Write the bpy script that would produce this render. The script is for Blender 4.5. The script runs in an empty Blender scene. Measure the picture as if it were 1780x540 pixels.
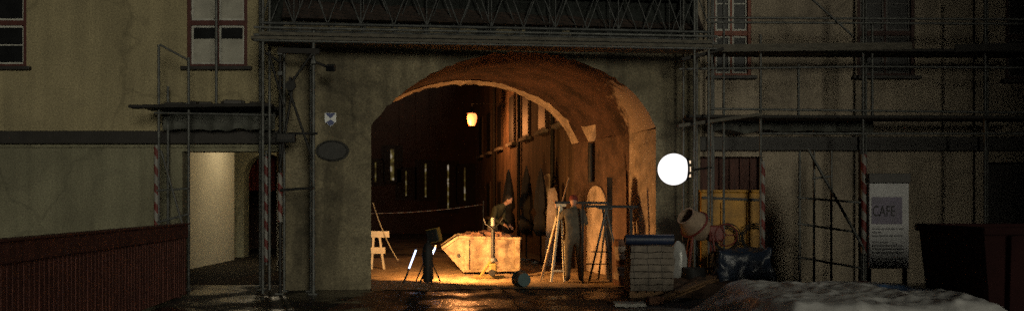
import bpy, bmesh, math, random
from mathutils import Vector, Matrix, noise as mnoise
R = math.radians
random.seed(7)
scene = bpy.context.scene
col = scene.collection
FPX = 1541.0; CAMZ = 1.65; HY = 350.0

def P(px, py, Y):
    return Vector(((px - 890.0) * Y / FPX, Y, CAMZ + (HY - py) * Y / FPX))
def XA(px, Y): return (px - 890.0) * Y / FPX
def ZA(py, Y): return CAMZ + (HY - py) * Y / FPX

# ------------------------------------------------------------------ materials
def new_mat(name):
    m = bpy.data.materials.new(name); m.use_nodes = True
    return m, m.node_tree.nodes, m.node_tree.links, m.node_tree.nodes['Principled BSDF']

def mat(name, c, rough=.7, metal=0., var=.25, scale=6., bump=.15, bscale=40., stretch=(1,1,1), c2=None, streak=0., spec=.5, fine=0., patch=0., crack=0.):
    m, n, l, b = new_mat(name)
    tc = n.new('ShaderNodeTexCoord'); mp = n.new('ShaderNodeMapping')
    mp.inputs['Scale'].default_value = stretch
    l.new(tc.outputs['Object'], mp.inputs['Vector'])
    nz = n.new('ShaderNodeTexNoise'); nz.inputs['Scale'].default_value = scale
    nz.inputs['Detail'].default_value = 7; nz.inputs['Roughness'].default_value = .65
    l.new(mp.outputs['Vector'], nz.inputs['Vector'])
    rp = n.new('ShaderNodeValToRGB')
    dark = tuple(x * (1 - var) for x in c) if c2 is None else c2
    lite = tuple(min(1, x * (1 + var * .6)) for x in c)
    rp.color_ramp.elements[0].position = .34; rp.color_ramp.elements[0].color = (*dark, 1)
    rp.color_ramp.elements[1].position = .66; rp.color_ramp.elements[1].color = (*lite, 1)
    l.new(nz.outputs['Fac'], rp.inputs['Fac'])
    out = rp.outputs['Color']
    if streak:
        mp2 = n.new('ShaderNodeMapping'); mp2.inputs['Scale'].default_value = (3.2, 3.2, .28)
        l.new(tc.outputs['Object'], mp2.inputs['Vector'])
        n2 = n.new('ShaderNodeTexNoise'); n2.inputs['Scale'].default_value = 1.; n2.inputs['Detail'].default_value = 5
        l.new(mp2.outputs['Vector'], n2.inputs['Vector'])
        r2 = n.new('ShaderNodeValToRGB')
        r2.color_ramp.elements[0].position = .40; r2.color_ramp.elements[0].color = (1 - streak,) * 3 + (1,)
        r2.color_ramp.elements[1].position = .58; r2.color_ramp.elements[1].color = (1, 1, 1, 1)
        l.new(n2.outputs['Fac'], r2.inputs['Fac'])
        mx = n.new('ShaderNodeMixRGB'); mx.blend_type = 'MULTIPLY'; mx.inputs['Fac'].default_value = 1
        l.new(out, mx.inputs['Color1']); l.new(r2.outputs['Color'], mx.inputs['Color2']); out = mx.outputs['Color']
    if fine:
        n4 = n.new('ShaderNodeTexNoise'); n4.inputs['Scale'].default_value = 34; n4.inputs['Detail'].default_value = 4
        l.new(tc.outputs['Object'], n4.inputs['Vector'])
        r4 = n.new('ShaderNodeValToRGB')
        r4.color_ramp.elements[0].position = .3; r4.color_ramp.elements[0].color = (1 - fine,) * 3 + (1,)
        r4.color_ramp.elements[1].position = .7; r4.color_ramp.elements[1].color = (1, 1, 1, 1)
        l.new(n4.outputs['Fac'], r4.inputs['Fac'])
        mx = n.new('ShaderNodeMixRGB'); mx.blend_type = 'MULTIPLY'; mx.inputs['Fac'].default_value = 1
        l.new(out, mx.inputs['Color1']); l.new(r4.outputs['Color'], mx.inputs['Color2']); out = mx.outputs['Color']
    def mult(fac_out, pos, cols):
        r5 = n.new('ShaderNodeValToRGB'); el = r5.color_ramp.elements
        el[0].position, el[1].position = pos; el[0].color = (*cols[0], 1); el[1].color = (*cols[1], 1)
        l.new(fac_out, r5.inputs['Fac']); q = n.new('ShaderNodeMixRGB'); q.blend_type = 'MULTIPLY'; q.inputs['Fac'].default_value = 1
        l.new(out, q.inputs['Color1']); l.new(r5.outputs['Color'], q.inputs['Color2']); return q.outputs['Color']
    if patch:
        n5 = n.new('ShaderNodeTexNoise'); n5.inputs['Scale'].default_value = .62; n5.inputs['Detail'].default_value = 6; n5.inputs['Roughness'].default_value = .55; n5.inputs['Distortion'].default_value = .6
        l.new(tc.outputs['Object'], n5.inputs['Vector'])
        out = mult(n5.outputs['Fac'], (.555, .575), ((1, 1, 1), (1 - patch, 1 - patch, 1 - patch * .9)))
        n6 = n.new('ShaderNodeTexNoise'); n6.inputs['Scale'].default_value = 1.4; n6.inputs['Detail'].default_value = 5; n6.inputs['Distortion'].default_value = .3
        l.new(tc.outputs['Object'], n6.inputs['Vector'])
        out = mult(n6.outputs['Fac'], (.33, .37), ((1 - patch * 1.2,) * 3, (1, 1, 1)))
    if crack:
        vo = n.new('ShaderNodeTexVoronoi'); vo.feature = 'DISTANCE_TO_EDGE'; vo.inputs['Scale'].default_value = .26
        n7 = n.new('ShaderNodeTexNoise'); n7.inputs['Scale'].default_value = 1.5; n7.inputs['Detail'].default_value = 8
        l.new(tc.outputs['Object'], n7.inputs['Vector'])
        va = n.new('ShaderNodeVectorMath'); va.operation = 'MULTIPLY_ADD'; va.inputs[1].default_value = (.9, .9, .9)
        l.new(n7.outputs['Color'], va.inputs[0]); l.new(tc.outputs['Object'], va.inputs[2]); l.new(va.outputs[0], vo.inputs['Vector'])
        out = mult(vo.outputs['Distance'], (.004, .012), ((1 - crack,) * 3, (1, 1, 1)))
    l.new(out, b.inputs['Base Color'])
    b.inputs['Roughness'].default_value = rough; b.inputs['Metallic'].default_value = metal
    b.inputs['Specular IOR Level'].default_value = spec
    if bump:
        n3 = n.new('ShaderNodeTexNoise'); n3.inputs['Scale'].default_value = bscale; n3.inputs['Detail'].default_value = 6
        l.new(mp.outputs['Vector'], n3.inputs['Vector'])
        bp = n.new('ShaderNodeBump'); bp.inputs['Strength'].default_value = bump; bp.inputs['Distance'].default_value = .03
        l.new(n3.outputs['Fac'], bp.inputs['Height']); l.new(bp.outputs['Normal'], b.inputs['Normal'])
    return m

def emit(name, c, s):
    m, n, l, b = new_mat(name)
    b.inputs['Base Color'].default_value = (*[min(.8, x) for x in c], 1)
    b.inputs['Emission Color'].default_value = (*c, 1); b.inputs['Emission Strength'].default_value = s
    return m

def tube_mat(c, s):
    m, n, l, b = new_mat('fluorescent_glass')
    b.inputs['Base Color'].default_value = (.7, .75, .8, 1)
    b.inputs['Emission Color'].default_value = (*c, 1); b.inputs['Emission Strength'].default_value = s
    return m

def slit_mat():
    m, n, l, b = new_mat('lit_curtain_gap')
    tc = n.new('ShaderNodeTexCoord'); mp = n.new('ShaderNodeMapping'); mp.inputs['Scale'].default_value = (1.3, 1, 1.6)
    l.new(tc.outputs['Object'], mp.inputs['Vector'])
    nz = n.new('ShaderNodeTexNoise'); nz.inputs['Scale'].default_value = 1.6; nz.inputs['Detail'].default_value = 3
    l.new(mp.outputs['Vector'], nz.inputs['Vector'])
    rp = n.new('ShaderNodeValToRGB')
    rp.color_ramp.elements[0].position = .42; rp.color_ramp.elements[0].color = (.03, .02, .006, 1)
    rp.color_ramp.elements[1].position = .70; rp.color_ramp.elements[1].color = (.62, .52, .40, 1)
    e = rp.color_ramp.elements.new(.54); e.color = (.12, .09, .02, 1)
    l.new(nz.outputs['Fac'], rp.inputs['Fac'])
    b.inputs['Base Color'].default_value = (.02, .02, .02, 1)
    l.new(rp.outputs['Color'], b.inputs['Emission Color']); b.inputs['Emission Strength'].default_value = .55
    return m

def ground_mat():
    m, n, l, b = new_mat('wet_cobbles')
    tc = n.new('ShaderNodeTexCoord')
    vo = n.new('ShaderNodeTexVoronoi'); vo.feature = 'DISTANCE_TO_EDGE'; vo.inputs['Scale'].default_value = 7.
    vc = n.new('ShaderNodeTexVoronoi'); vc.inputs['Scale'].default_value = 7.
    l.new(tc.outputs['Object'], vo.inputs['Vector']); l.new(tc.outputs['Object'], vc.inputs['Vector'])
    rp = n.new('ShaderNodeValToRGB')
    rp.color_ramp.elements[0].position = .0; rp.color_ramp.elements[0].color = (.008, .007, .006, 1)
    rp.color_ramp.elements[1].position = .12; rp.color_ramp.elements[1].color = (.042, .036, .03, 1)
    l.new(vo.outputs['Distance'], rp.inputs['Fac'])
    mx = n.new('ShaderNodeMixRGB'); mx.blend_type = 'MULTIPLY'; mx.inputs['Fac'].default_value = .5
    l.new(rp.outputs['Color'], mx.inputs['Color1']); l.new(vc.outputs['Color'], mx.inputs['Color2'])
    l.new(mx.outputs['Color'], b.inputs['Base Color'])
    b.inputs['Specular IOR Level'].default_value = .36
    nz = n.new('ShaderNodeTexNoise'); nz.inputs['Scale'].default_value = .8; nz.inputs['Detail'].default_value = 4
    l.new(tc.outputs['Object'], nz.inputs['Vector'])
    r2 = n.new('ShaderNodeValToRGB')
    r2.color_ramp.elements[0].position = .42; r2.color_ramp.elements[0].color = (.2, .24, .24, 1)
    r2.color_ramp.elements[1].position = .56; r2.color_ramp.elements[1].color = (.8, .8, .8, 1)
    l.new(nz.outputs['Fac'], r2.inputs['Fac']); l.new(r2.outputs['Color'], b.inputs['Roughness'])
    mm = n.new('ShaderNodeMath'); mm.operation = 'MINIMUM'; mm.inputs[1].default_value = .12
    l.new(vo.outputs['Distance'], mm.inputs[0])
    bp = n.new('ShaderNodeBump'); bp.inputs['Distance'].default_value = .12
    ms = n.new('ShaderNodeMath'); ms.operation = 'MULTIPLY'; ms.inputs[1].default_value = .55
    l.new(r2.outputs['Color'], ms.inputs[0]); l.new(ms.outputs[0], bp.inputs['Strength'])
    l.new(mm.outputs[0], bp.inputs['Height']); l.new(bp.outputs['Normal'], b.inputs['Normal'])
    return m

def tile_mat():
    m, n, l, b = new_mat('dark_roof_tiles')
    tc = n.new('ShaderNodeTexCoord'); br = n.new('ShaderNodeTexBrick')
    br.inputs['Scale'].default_value = 4; br.inputs['Color1'].default_value = (.03, .022, .018, 1)
    br.inputs['Color2'].default_value = (.05, .032, .025, 1); br.inputs['Mortar'].default_value = (.01, .01, .01, 1)
    l.new(tc.outputs['Object'], br.inputs['Vector']); l.new(br.outputs['Color'], b.inputs['Base Color'])
    b.inputs['Roughness'].default_value = .8
    return m

def block_mat(name, c, sx, mortar):
    m, n, l, b = new_mat(name)
    tc = n.new('ShaderNodeTexCoord'); sp = n.new('ShaderNodeSeparateXYZ'); l.new(tc.outputs['Object'], sp.inputs[0])
    ad = n.new('ShaderNodeMath'); ad.operation = 'ADD'; l.new(sp.outputs[0], ad.inputs[0]); l.new(sp.outputs[1], ad.inputs[1])
    wv = n.new('ShaderNodeMath'); wv.operation = 'MULTIPLY'; wv.inputs[1].default_value = 1. / sx; l.new(ad.outputs[0], wv.inputs[0])
    fr = n.new('ShaderNodeMath'); fr.operation = 'FRACT'; l.new(wv.outputs[0], fr.inputs[0])
    lt = n.new('ShaderNodeMath'); lt.operation = 'LESS_THAN'; lt.inputs[1].default_value = mortar; l.new(fr.outputs[0], lt.inputs[0])
    nz = n.new('ShaderNodeTexNoise'); nz.inputs['Scale'].default_value = 9; nz.inputs['Detail'].default_value = 6
    l.new(tc.outputs['Object'], nz.inputs['Vector'])
    rp = n.new('ShaderNodeValToRGB')
    rp.color_ramp.elements[0].position = .3; rp.color_ramp.elements[0].color = (*[x * .5 for x in c], 1)
    rp.color_ramp.elements[1].position = .7; rp.color_ramp.elements[1].color = (*c, 1)
    l.new(nz.outputs['Fac'], rp.inputs['Fac'])
    mx = n.new('ShaderNodeMixRGB'); mx.inputs['Color2'].default_value = (.05, .042, .035, 1)
    l.new(lt.outputs[0], mx.inputs['Fac']); l.new(rp.outputs['Color'], mx.inputs['Color1'])
    l.new(mx.outputs['Color'], b.inputs['Base Color']); b.inputs['Roughness'].default_value = .75
    return m

M = {}
M['plaster_left'] = mat('ochre_plaster', (.44, .375, .215), .9, var=.16, scale=.9, bump=.35, bscale=14, streak=.16, fine=.5, patch=.07, crack=.2)
M['plaster_dim'] = mat('dimmed_plaster', (.29, .275, .18), .9, var=.2, scale=1.1, bump=.35, bscale=14, streak=.18, fine=.5, patch=.09, crack=.2)  # shade of the lower and back walls put into the plaster colour
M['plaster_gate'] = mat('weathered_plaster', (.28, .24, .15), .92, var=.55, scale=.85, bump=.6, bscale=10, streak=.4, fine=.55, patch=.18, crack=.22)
M['plaster_vault'] = mat('brown_vault_plaster', (.15, .088, .062), .9, var=.62, scale=1.5, bump=.9, patch=.35, bscale=9, fine=.3)
M['vault_roof'] = mat('dark_vault_plaster', (.100, .052, .037), .9, var=.62, scale=1.5, bump=.9, bscale=9, fine=.3, patch=.35)  # vault plaster darker and redder than the passage walls
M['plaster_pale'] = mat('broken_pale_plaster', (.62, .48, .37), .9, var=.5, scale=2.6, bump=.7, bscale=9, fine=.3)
M['plaster_right'] = mat('beige_plaster', (.47, .395, .295), .9, var=.2, scale=.9, bump=.35, bscale=14, streak=.25, fine=.5, patch=.16, crack=.2)
M['whitewash'] = mat('whitewash', (.66, .60, .46), .9, var=.1, scale=1.2, bump=.15, bscale=12)
M['alley_plaster'] = mat('alley_plaster', (.19, .115, .065), .92, var=.5, scale=.8, bump=.4, bscale=8, streak=.5, fine=.3)
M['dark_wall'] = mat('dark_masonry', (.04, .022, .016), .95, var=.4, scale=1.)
M['band'] = mat('dark_tin_band', (.026, .023, .02), .6, var=.3, scale=3)
M['frame_red'] = mat('oxblood_paint', (.075, .018, .013), .6, var=.25, scale=8)
M['sash'] = mat('grey_white_paint', (.40, .40, .36), .6, var=.2, scale=8)
M['glass'] = mat('dark_glass', (.008, .009, .011), .07, var=.2, scale=2, bump=.015, bscale=2.)
M['pane_reflection'] = mat('grey_reflection', (.34, .33, .28), .8, var=.22, scale=3, bump=.05)
M['stone'] = mat('grey_stone', (.22, .2, .17), .85, var=.4, scale=5, bump=.5)
M['steel'] = mat('galvanised_steel', (.18, .19, .19), .5, .75, var=.35, scale=7, bump=.08)
M['steel_dark'] = mat('weathered_scaffold_steel', (.12, .125, .12), .6, .4, var=.4, scale=7, bump=.08)
M['lacing'] = mat('dull_galvanised_steel', (.075, .08, .08), .6, .5, var=.4, scale=7)
M['steel_black'] = mat('sooty_steel', (.018, .018, .018), .6, .3, var=.3)
M['board'] = mat('grey_scaffold_board', (.11, .10, .08), .85, var=.45, scale=5, stretch=(1, 5, 5))
M['board_dark'] = mat('wet_scaffold_board', (.022, .02, .018), .8, var=.45, scale=5, stretch=(1, 5, 5))
M['sheet'] = mat('grey_green_sheet', (.115, .12, .105), .8, var=.35, scale=2.5, bump=.4, bscale=5)
M['wood'] = mat('raw_timber', (.27, .155, .075), .8, var=.45, scale=4, stretch=(1, 6, 6))
M['wood_red'] = mat('redbrown_fence_wood', (.125, .042, .03), .75, var=.5, scale=3, stretch=(6, 6, .8))
M['wood_white'] = mat('white_painted_wood', (.62, .55, .40), .7, var=.2, scale=6)
M['red'] = mat('red_band', (.14, .022, .018), .6, var=.25)
M['white'] = mat('white_band', (.24, .23, .21), .6, var=.25)
M['skip'] = mat('cream_skip_paint', (.46, .35, .19), .6, var=.5, scale=5, bump=.35, bscale=7, streak=.4, fine=.35, c2=(.16, .08, .035))
M['skip_in'] = mat('rusty_skip_inside', (.12, .06, .03), .9, var=.4)
M['yellow'] = mat('yellow_enamel', (.44, .215, .016), .6, var=.4, scale=3, streak=.3)
M['yellow_lite'] = mat('yellow_tool_paint', (.25, .17, .04), .55, var=.25, scale=9)
M['maroon'] = mat('dark_maroon_paint', (.02, .006, .006), .85, var=.3, scale=2, spec=.12)
M['teal'] = mat('teal_plastic', (.016, .06, .062), .55, var=.25, scale=8)
M['black'] = mat('black_rubber', (.012, .012, .012), .7, var=.2)
M['blue_tarp'] = mat('dark_blue_tarp', (.035, .05, .085), .35, var=.35, scale=4, bump=.5, bscale=6)
M['blue'] = mat('blue_film', (.014, .024, .06), .5, var=.3, scale=5)
M['grey_tarp'] = mat('pale_grey_tarp', (.78, .78, .78), .5, var=.25, scale=2.4, bump=.5, bscale=5)
M['concrete'] = mat('pale_concrete', (.42, .41, .37), .85, var=.3, scale=7, bump=.3)
M['blocks'] = block_mat('concrete_blocks', (.20, .165, .13), .24, .05)
M['mixer'] = mat('dusty_mixer_drum', (.27, .195, .135), .75, var=.4, scale=6, bump=.3)
M['red_paint'] = mat('red_machine_paint', (.16, .025, .018), .55, var=.35)
M['sand'] = mat('sandy_dirt', (.46, .31, .16), .95, var=.5, scale=3.5, bump=.9, bscale=9, c2=(.2, .125, .06))
M['dirt'] = mat('wet_dirt', (.085, .05, .03), .9, var=.6, scale=4, bump=1., bscale=8)
M['skin'] = mat('skin', (.45, .25, .17), .6, var=.1)
M['jacket_g'] = mat('olive_jacket', (.035, .035, .016), .85, var=.35, scale=9, bump=.4, bscale=14)
M['jacket'] = mat('grey_work_jacket', (.12, .10, .07), .85, var=.35, scale=9, bump=.5, bscale=14)
M['trousers'] = mat('grey_work_trousers', (.11, .09, .062), .85, var=.35, scale=9, bump=.5, bscale=14)
M['boots'] = mat('dark_boots', (.02, .017, .015), .7)
M['cap_red'] = mat('red_cap_cloth', (.17, .03, .02), .8)
M['hair'] = mat('dark_hair', (.02, .014, .01), .8)
M['parasol'] = mat('dark_parasol_cloth', (.018, .015, .013), .9, var=.4)
M['poster'] = mat('purple_poster', (.05, .035, .085), .5, var=.3, scale=5)
M['ink'] = mat('poster_ink', (.42, .42, .42), .6)
M['ink_dark'] = mat('dark_print', (.1, .1, .11), .6)
M['faint_print'] = mat('faint_print', (.36, .36, .37), .6)
M['panel'] = mat('white_panel', (.37, .37, .38), .6, var=.15, scale=3)
M['shield_w'] = mat('shield_white', (.72, .74, .74), .5, var=.08)
M['shield_b'] = mat('shield_blue', (.015, .035, .16), .5, var=.1)
M['plaque'] = mat('dark_bronze', (.022, .022, .02), .6, .3, var=.4, scale=9)
M['rope'] = mat('hemp_rope', (.3, .26, .17), .9)
M['rubble'] = mat('brick_rubble', (.26, .13, .08), .9, var=.5, scale=6, bump=.6)
M['tiles'] = tile_mat()
M['tape_w'] = mat('darkened_white_tape', (.12, .11, .10), .7)  # tape colours darkened to keep the strip faint
M['tape_r'] = mat('darkened_red_tape', (.05, .015, .012), .7)
M['frame_lit'] = mat('lamp_lit_frame', (.2, .05, .022), .6, var=.3, scale=8)  # orange glow of the nearby globe lamp put into the frame colour
M['door_wood'] = mat('dull_brown_door', (.085, .032, .022), .75, var=.5, scale=3, stretch=(6, 6, .8))
M['sash_dim'] = mat('dimmed_grey_paint', (.12, .115, .11), .7, var=.3, scale=8)  # darker copies of the window paints, dimness of the street end in the colour
M['frame_dim'] = mat('dimmed_brown_paint', (.06, .025, .02), .7, var=.3, scale=8)
M['dusty_pane'] = mat('dusty_dark_pane', (.012, .013, .014), .4, var=.4, scale=3, bump=.05, spec=.15)
M['dark_floor'] = mat('dark_rough_paving', (.03, .026, .022), .95, var=.5, scale=5, bump=.6, spec=.15)
M['alley_frame'] = mat('dark_brown_paint', (.07, .045, .03), .7)
M['dull_glass'] = mat('dusty_glass', (.01, .009, .009), .55, var=.2, bump=.1)
M['night_net'] = mat('tape_white', (.2, .19, .18), .7)
M['ground'] = ground_mat()
M['film'] = mat('cloudy_plastic_film', (.35, .35, .34), .3, var=.3, scale=3, bump=.5, bscale=6)
E_GLOBE = emit('lit_globe_glass', (1., .96, .97), 1.4)
E_LANT = emit('sodium_glass', (1., .22, .06), 3.0)
E_FLOOD = emit('floodlight_glass', (1., .72, .36), 14.)
E_RED = emit('red_signal_glass', (1., .10, .02), 2.2)
E_AMB = emit('amber_signal_glass', (1., .16, .02), .4)
E_PASS = emit('passage_lamp_glass', (1., .75, .42), 6.)
M_TUBE = tube_mat((.55, .68, 1.), 3.2)
M_SLIT = slit_mat()

# ------------------------------------------------------------------ mesh builder
class MB:
    def __init__(s): s.v = []; s.f = []; s.m = []
    def add(s, vs, fs, mi=0):
        o = len(s.v); s.v += [Vector(x) for x in vs]
        for f in fs: s.f.append([o + i for i in f]); s.m.append(mi)
        return s
    def box(s, c, d, rot=None, mi=0):
        c = Vector(c); h = Vector(d) * .5
        pts = [Vector((x * h.x, y * h.y, z * h.z)) for x in (-1, 1) for y in (-1, 1) for z in (-1, 1)]
        if rot is not None: pts = [rot @ p for p in pts]
        return s.add([c + p for p in pts], [(0,1,3,2),(4,6,7,5),(0,4,5,1),(2,3,7,6),(0,2,6,4),(1,5,7,3)], mi)
    def span(s, a, b, mi=0):   # box by two corners
        a = Vector(a); b = Vector(b)
        return s.box((a + b) / 2, [abs(x) for x in (b - a)], mi=mi)
    def beam(s, p, q, w, h, mi=0, up=(0, 0, 1)):
        p = Vector(p); q = Vector(q); d = q - p; L = d.length; x = d.normalized(); u = Vector(up)
        y = u.cross(x)
        if y.length < 1e-4: y = Vector((0, 1, 0)).cross(x)
        y.normalize(); z = x.cross(y)
        return s.box((p + q) / 2, (L, w, h), Matrix((x, y, z)).transposed(), mi)
    def tube(s, p, q, r, n=10, r2=None, mi=0, cap=True):
        p = Vector(p); q = Vector(q); x = (q - p).normalized(); r2 = r if r2 is None else r2
        a = x.orthogonal().normalized(); b = x.cross(a); vs = []
        for i in range(n):
            t = 2 * math.pi * i / n; d = a * math.cos(t) + b * math.sin(t)
            vs += [p + d * r, q + d * r2]
        fs = [(2*i, 2*((i+1) % n), 2*((i+1) % n)+1, 2*i+1) for i in range(n)]
        if cap: fs += [[2*i for i in range(n)][::-1], [2*i+1 for i in range(n)]]
        return s.add(vs, fs, mi)
    def path(s, pts, r, n=8, mi=0):
        for a, b in zip(pts, pts[1:]): s.tube(a, b, r, n, mi=mi)
        return s
    def lathe(s, prof, c, axis=(0, 0, 1), n=24, mi=0):
        c = Vector(c); x = Vector(axis).normalized(); a = x.orthogonal().normalized(); b = x.cross(a); vs = []; k = len(prof)
        for i in range(n):
            t = 2 * math.pi * i / n; d = a * math.cos(t) + b * math.sin(t)
            for (r, h) in prof: vs.append(c + d * r + x * h)
        fs = []
        for i in range(n):
            j = (i + 1) % n
            for q in range(k - 1): fs.append((i*k+q, j*k+q, j*k+q+1, i*k+q+1))
        return s.add(vs, fs, mi)
    def prism(s, poly, d, mi=0):   # planar polygon extruded by vector d
        d = Vector(d); poly = [Vector(p) for p in poly]; n = len(poly)
        fs = [list(range(n))[::-1], [n + i for i in range(n)]]
        fs += [(i, (i+1) % n, n + (i+1) % n, n + i) for i in range(n)]
        return s.add(poly + [p + d for p in poly], fs, mi)
    def torus(s, c, axis, Rr, r, n=28, k=8, a0=0., a1=2*math.pi, mi=0):
        c = Vector(c); x = Vector(axis).normalized(); a = x.orthogonal().normalized(); b = x.cross(a)
        pts = [c + (a * math.cos(t) + b * math.sin(t)) * Rr for t in [a0 + (a1 - a0) * i / n for i in range(n + 1)]]
        return s.path(pts, r, k, mi)
    def build(s, name, mats, parent=None, smooth=False, bevel=0., loc=None):
        if not isinstance(mats, (list, tuple)): mats = [mats]
        if parent is not None: base = world_loc(parent)
        elif loc is not None: base = Vector(loc)
        else:
            xs = [v.x for v in s.v]; ys = [v.y for v in s.v]
            base = Vector(((min(xs)+max(xs))/2, (min(ys)+max(ys))/2, min(v.z for v in s.v)))
        me = bpy.data.meshes.new(name)
        me.from_pydata([v - base for v in s.v], [], s.f)
        for m_ in mats: me.materials.append(m_)
        for p, mi in zip(me.polygons, s.m): p.material_index = mi; p.use_smooth = smooth
        bm = bmesh.new(); bm.from_mesh(me); bmesh.ops.recalc_face_normals(bm, faces=bm.faces); bm.to_mesh(me); bm.free()
        me.update()
        o = bpy.data.objects.new(name, me); col.objects.link(o)
        if parent is not None: o.parent = parent
        else: o.location = base
        if bevel:
            bv = o.modifiers.new('bevel', 'BEVEL'); bv.width = bevel; bv.segments = 2; bv.limit_method = 'ANGLE'
        if smooth:
            try:
                me.set_sharp_from_angle(angle=R(40))
            except Exception: pass
        return o
def world_loc(o):
    v = Vector(o.location)
    while o.parent: o = o.parent; v = v + Vector(o.location)
    return v
def tag(o, label=None, cat=None, group=None, kind=None):
    if label: o['label'] = label
    if cat: o['category'] = cat
    if group: o['group'] = group
    if kind: o['kind'] = kind
    return o
def thing(name, loc, label, cat, group=None):
    o = bpy.data.objects.new(name, None); col.objects.link(o); o.location = loc; o.empty_display_size = .2
    return tag(o, label, cat, group)
def rough_mesh(o, amt, sc=1.5, cuts=0):
    me = o.data
    bm = bmesh.new(); bm.from_mesh(me)
    if cuts: bmesh.ops.subdivide_edges(bm, edges=bm.edges, cuts=cuts, use_grid_fill=True)
    bm.normal_update()
    for v in bm.verts:
        v.co += Vector(mnoise.noise_vector((v.co + Vector(o.location)) * sc)) * amt
    bm.to_mesh(me); bm.free(); me.update()
def light(name, kind, loc, parent, energy, color, **kw):
    d = bpy.data.lights.new(name, kind); d.energy = energy; d.color = color
    for k, v in kw.items(): setattr(d, k, v)
    o = bpy.data.objects.new(name, d); col.objects.link(o)
    if parent: o.parent = parent; o.location = Vector(loc) - world_loc(parent)
    else: o.location = loc
    return o

# ------------------------------------------------------------------ ground
def sheet(name, x0, x1, y0, y1, z, m, nx=1, ny=1, amt=0.):
    b = MB(); vs = []
    for j in range(ny + 1):
        for i in range(nx + 1):
            x = x0 + (x1 - x0) * i / nx; y = y0 + (y1 - y0) * j / ny
            vs.append((x, y, z + amt * mnoise.noise(Vector((x * .7, y * .7, 3)))))
    fs = [(j*(nx+1)+i, j*(nx+1)+i+1, (j+1)*(nx+1)+i+1, (j+1)*(nx+1)+i) for j in range(ny) for i in range(nx)]
    b.add(vs, fs)
    return tag(b.build(name, m, loc=(0, 0, 0), smooth=True), kind='structure')
sheet('ground', -220, 220, -200, 320, 0, M['ground'])

# ------------------------------------------------------------------ gate with the vaulted carriage arch
TH = R(8); C8, S8 = math.cos(TH), math.sin(TH)
G0 = Vector((-2.655, 16.7, 0)); U = Vector((C8, S8, 0)); NRM = Vector((-S8, C8, 0))
AX = Vector((-math.sin(R(17)), math.cos(R(17)), 0)); LEN = 4.5
def sol(px):    # distance along the face seen at px
    k = (px - 890) / FPX
    return (k * G0.y - G0.x) / (U.x - k * U.y)
SR = sol(1140); SL0 = sol(492); SR1 = sol(1217)
SPR, RISE = 3.08, 1.40
def gp(s, z, d=0): return G0 + U * s + AX * d + Vector((0, 0, z))
def arch_pts(n, s0, s1, spr, rise):
    w = (s1 - s0) / 2; Rr = (w * w + rise * rise) / (2 * rise); ph = math.asin(w / Rr); out = []
    for i in range(n + 1):
        a = -ph + 2 * ph * i / n
        t = i / n
        out.append((s0 + w + Rr * math.sin(a), spr + rise - Rr + Rr * math.cos(a) + .34 * t ** 3 * (1 - t ** 14)))
    return out
gate = thing('gatehouse', gp(SR / 2, 0), 'weathered plaster gatehouse pierced by a wide low carriage arch between two houses', 'gatehouse')
NA = 56
arc = arch_pts(NA, 0, SR, SPR, RISE)
jit = [(Vector((0, 0, .055 * mnoise.noise(Vector((i * .9, 0, 0)))))) for i in range(NA + 1)]
TOPZ = 5.0
b = MB()
def face_strip(b, d, outerL, outerR, jt):
    # piers and spandrel of one face, fine enough to take some unevenness
    pl = outerL; pr = outerR
    vs = []; fs = []
    for i, (s, z) in enumerate(arc):
        lo = gp(s, z, d) + (jt[i] if jt else Vector()); vs += [lo, gp(s, TOPZ, d)]
    for i in range(NA): fs.append((2*i, 2*i+2, 2*i+3, 2*i+1))
    b.add(vs, fs)
    b.add([pl + Vector((0,0,0)), gp(0,0,d), gp(0,SPR,d) + (jt[0] if jt else Vector()), gp(0,TOPZ,d), pl + Vector((0,0,TOPZ))], [(0,1,2,3,4)])
    b.add([gp(SR,0,d), pr, pr + Vector((0,0,TOPZ)), gp(SR,TOPZ,d), gp(SR,SPR,d) + (jt[-1] if jt else Vector())], [(0,1,2,3,4)])
fL, fR = gp(SL0, 0), gp(SR1, 0)
bL, bR = Vector((-4.45, 21.0, 0)), gp(SR1 + .9, 0, LEN)
face_strip(b, 0, fL, fR, jit)
face_strip(b, LEN, bL, bR, jit)
b.add([fL, bL, bL + Vector((0,0,TOPZ)), fL + Vector((0,0,TOPZ))], [(0,1,2,3)])
b.add([fR, bR, bR + Vector((0,0,TOPZ)), fR + Vector((0,0,TOPZ))], [(0,1,2,3)])
b.add([fL + Vector((0,0,TOPZ)), fR + Vector((0,0,TOPZ)), bR + Vector((0,0,TOPZ)), bL + Vector((0,0,TOPZ))], [(0,1,2,3)])
b.build('wall', M['plaster_gate'], gate)
# vault soffit and side walls of the passage
b = MB(); ND = 14
vs = []
for k in range(ND + 1):
    d = LEN * k / ND
    for i, (s, z) in enumerate(arc):
        w = .045 * mnoise.noise(Vector((s * 1.3, d * 1.3, z))) if 0 < k < ND else 0
        vs.append(gp(s, z + w, d) + (jit[i] if k in (0, ND) else Vector()))
b.add(vs, [(k*(NA+1)+i, k*(NA+1)+i+1, (k+1)*(NA+1)+i+1, (k+1)*(NA+1)+i) for k in range(ND) for i in range(NA)])
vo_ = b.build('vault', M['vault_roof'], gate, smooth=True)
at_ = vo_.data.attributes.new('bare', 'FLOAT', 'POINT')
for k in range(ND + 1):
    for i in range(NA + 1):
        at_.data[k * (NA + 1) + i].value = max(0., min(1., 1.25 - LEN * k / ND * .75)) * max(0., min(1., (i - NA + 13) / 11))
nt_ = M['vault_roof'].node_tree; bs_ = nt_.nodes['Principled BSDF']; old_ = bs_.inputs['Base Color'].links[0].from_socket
a_ = nt_.nodes.new('ShaderNodeAttribute'); a_.attribute_name = 'bare'
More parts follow.
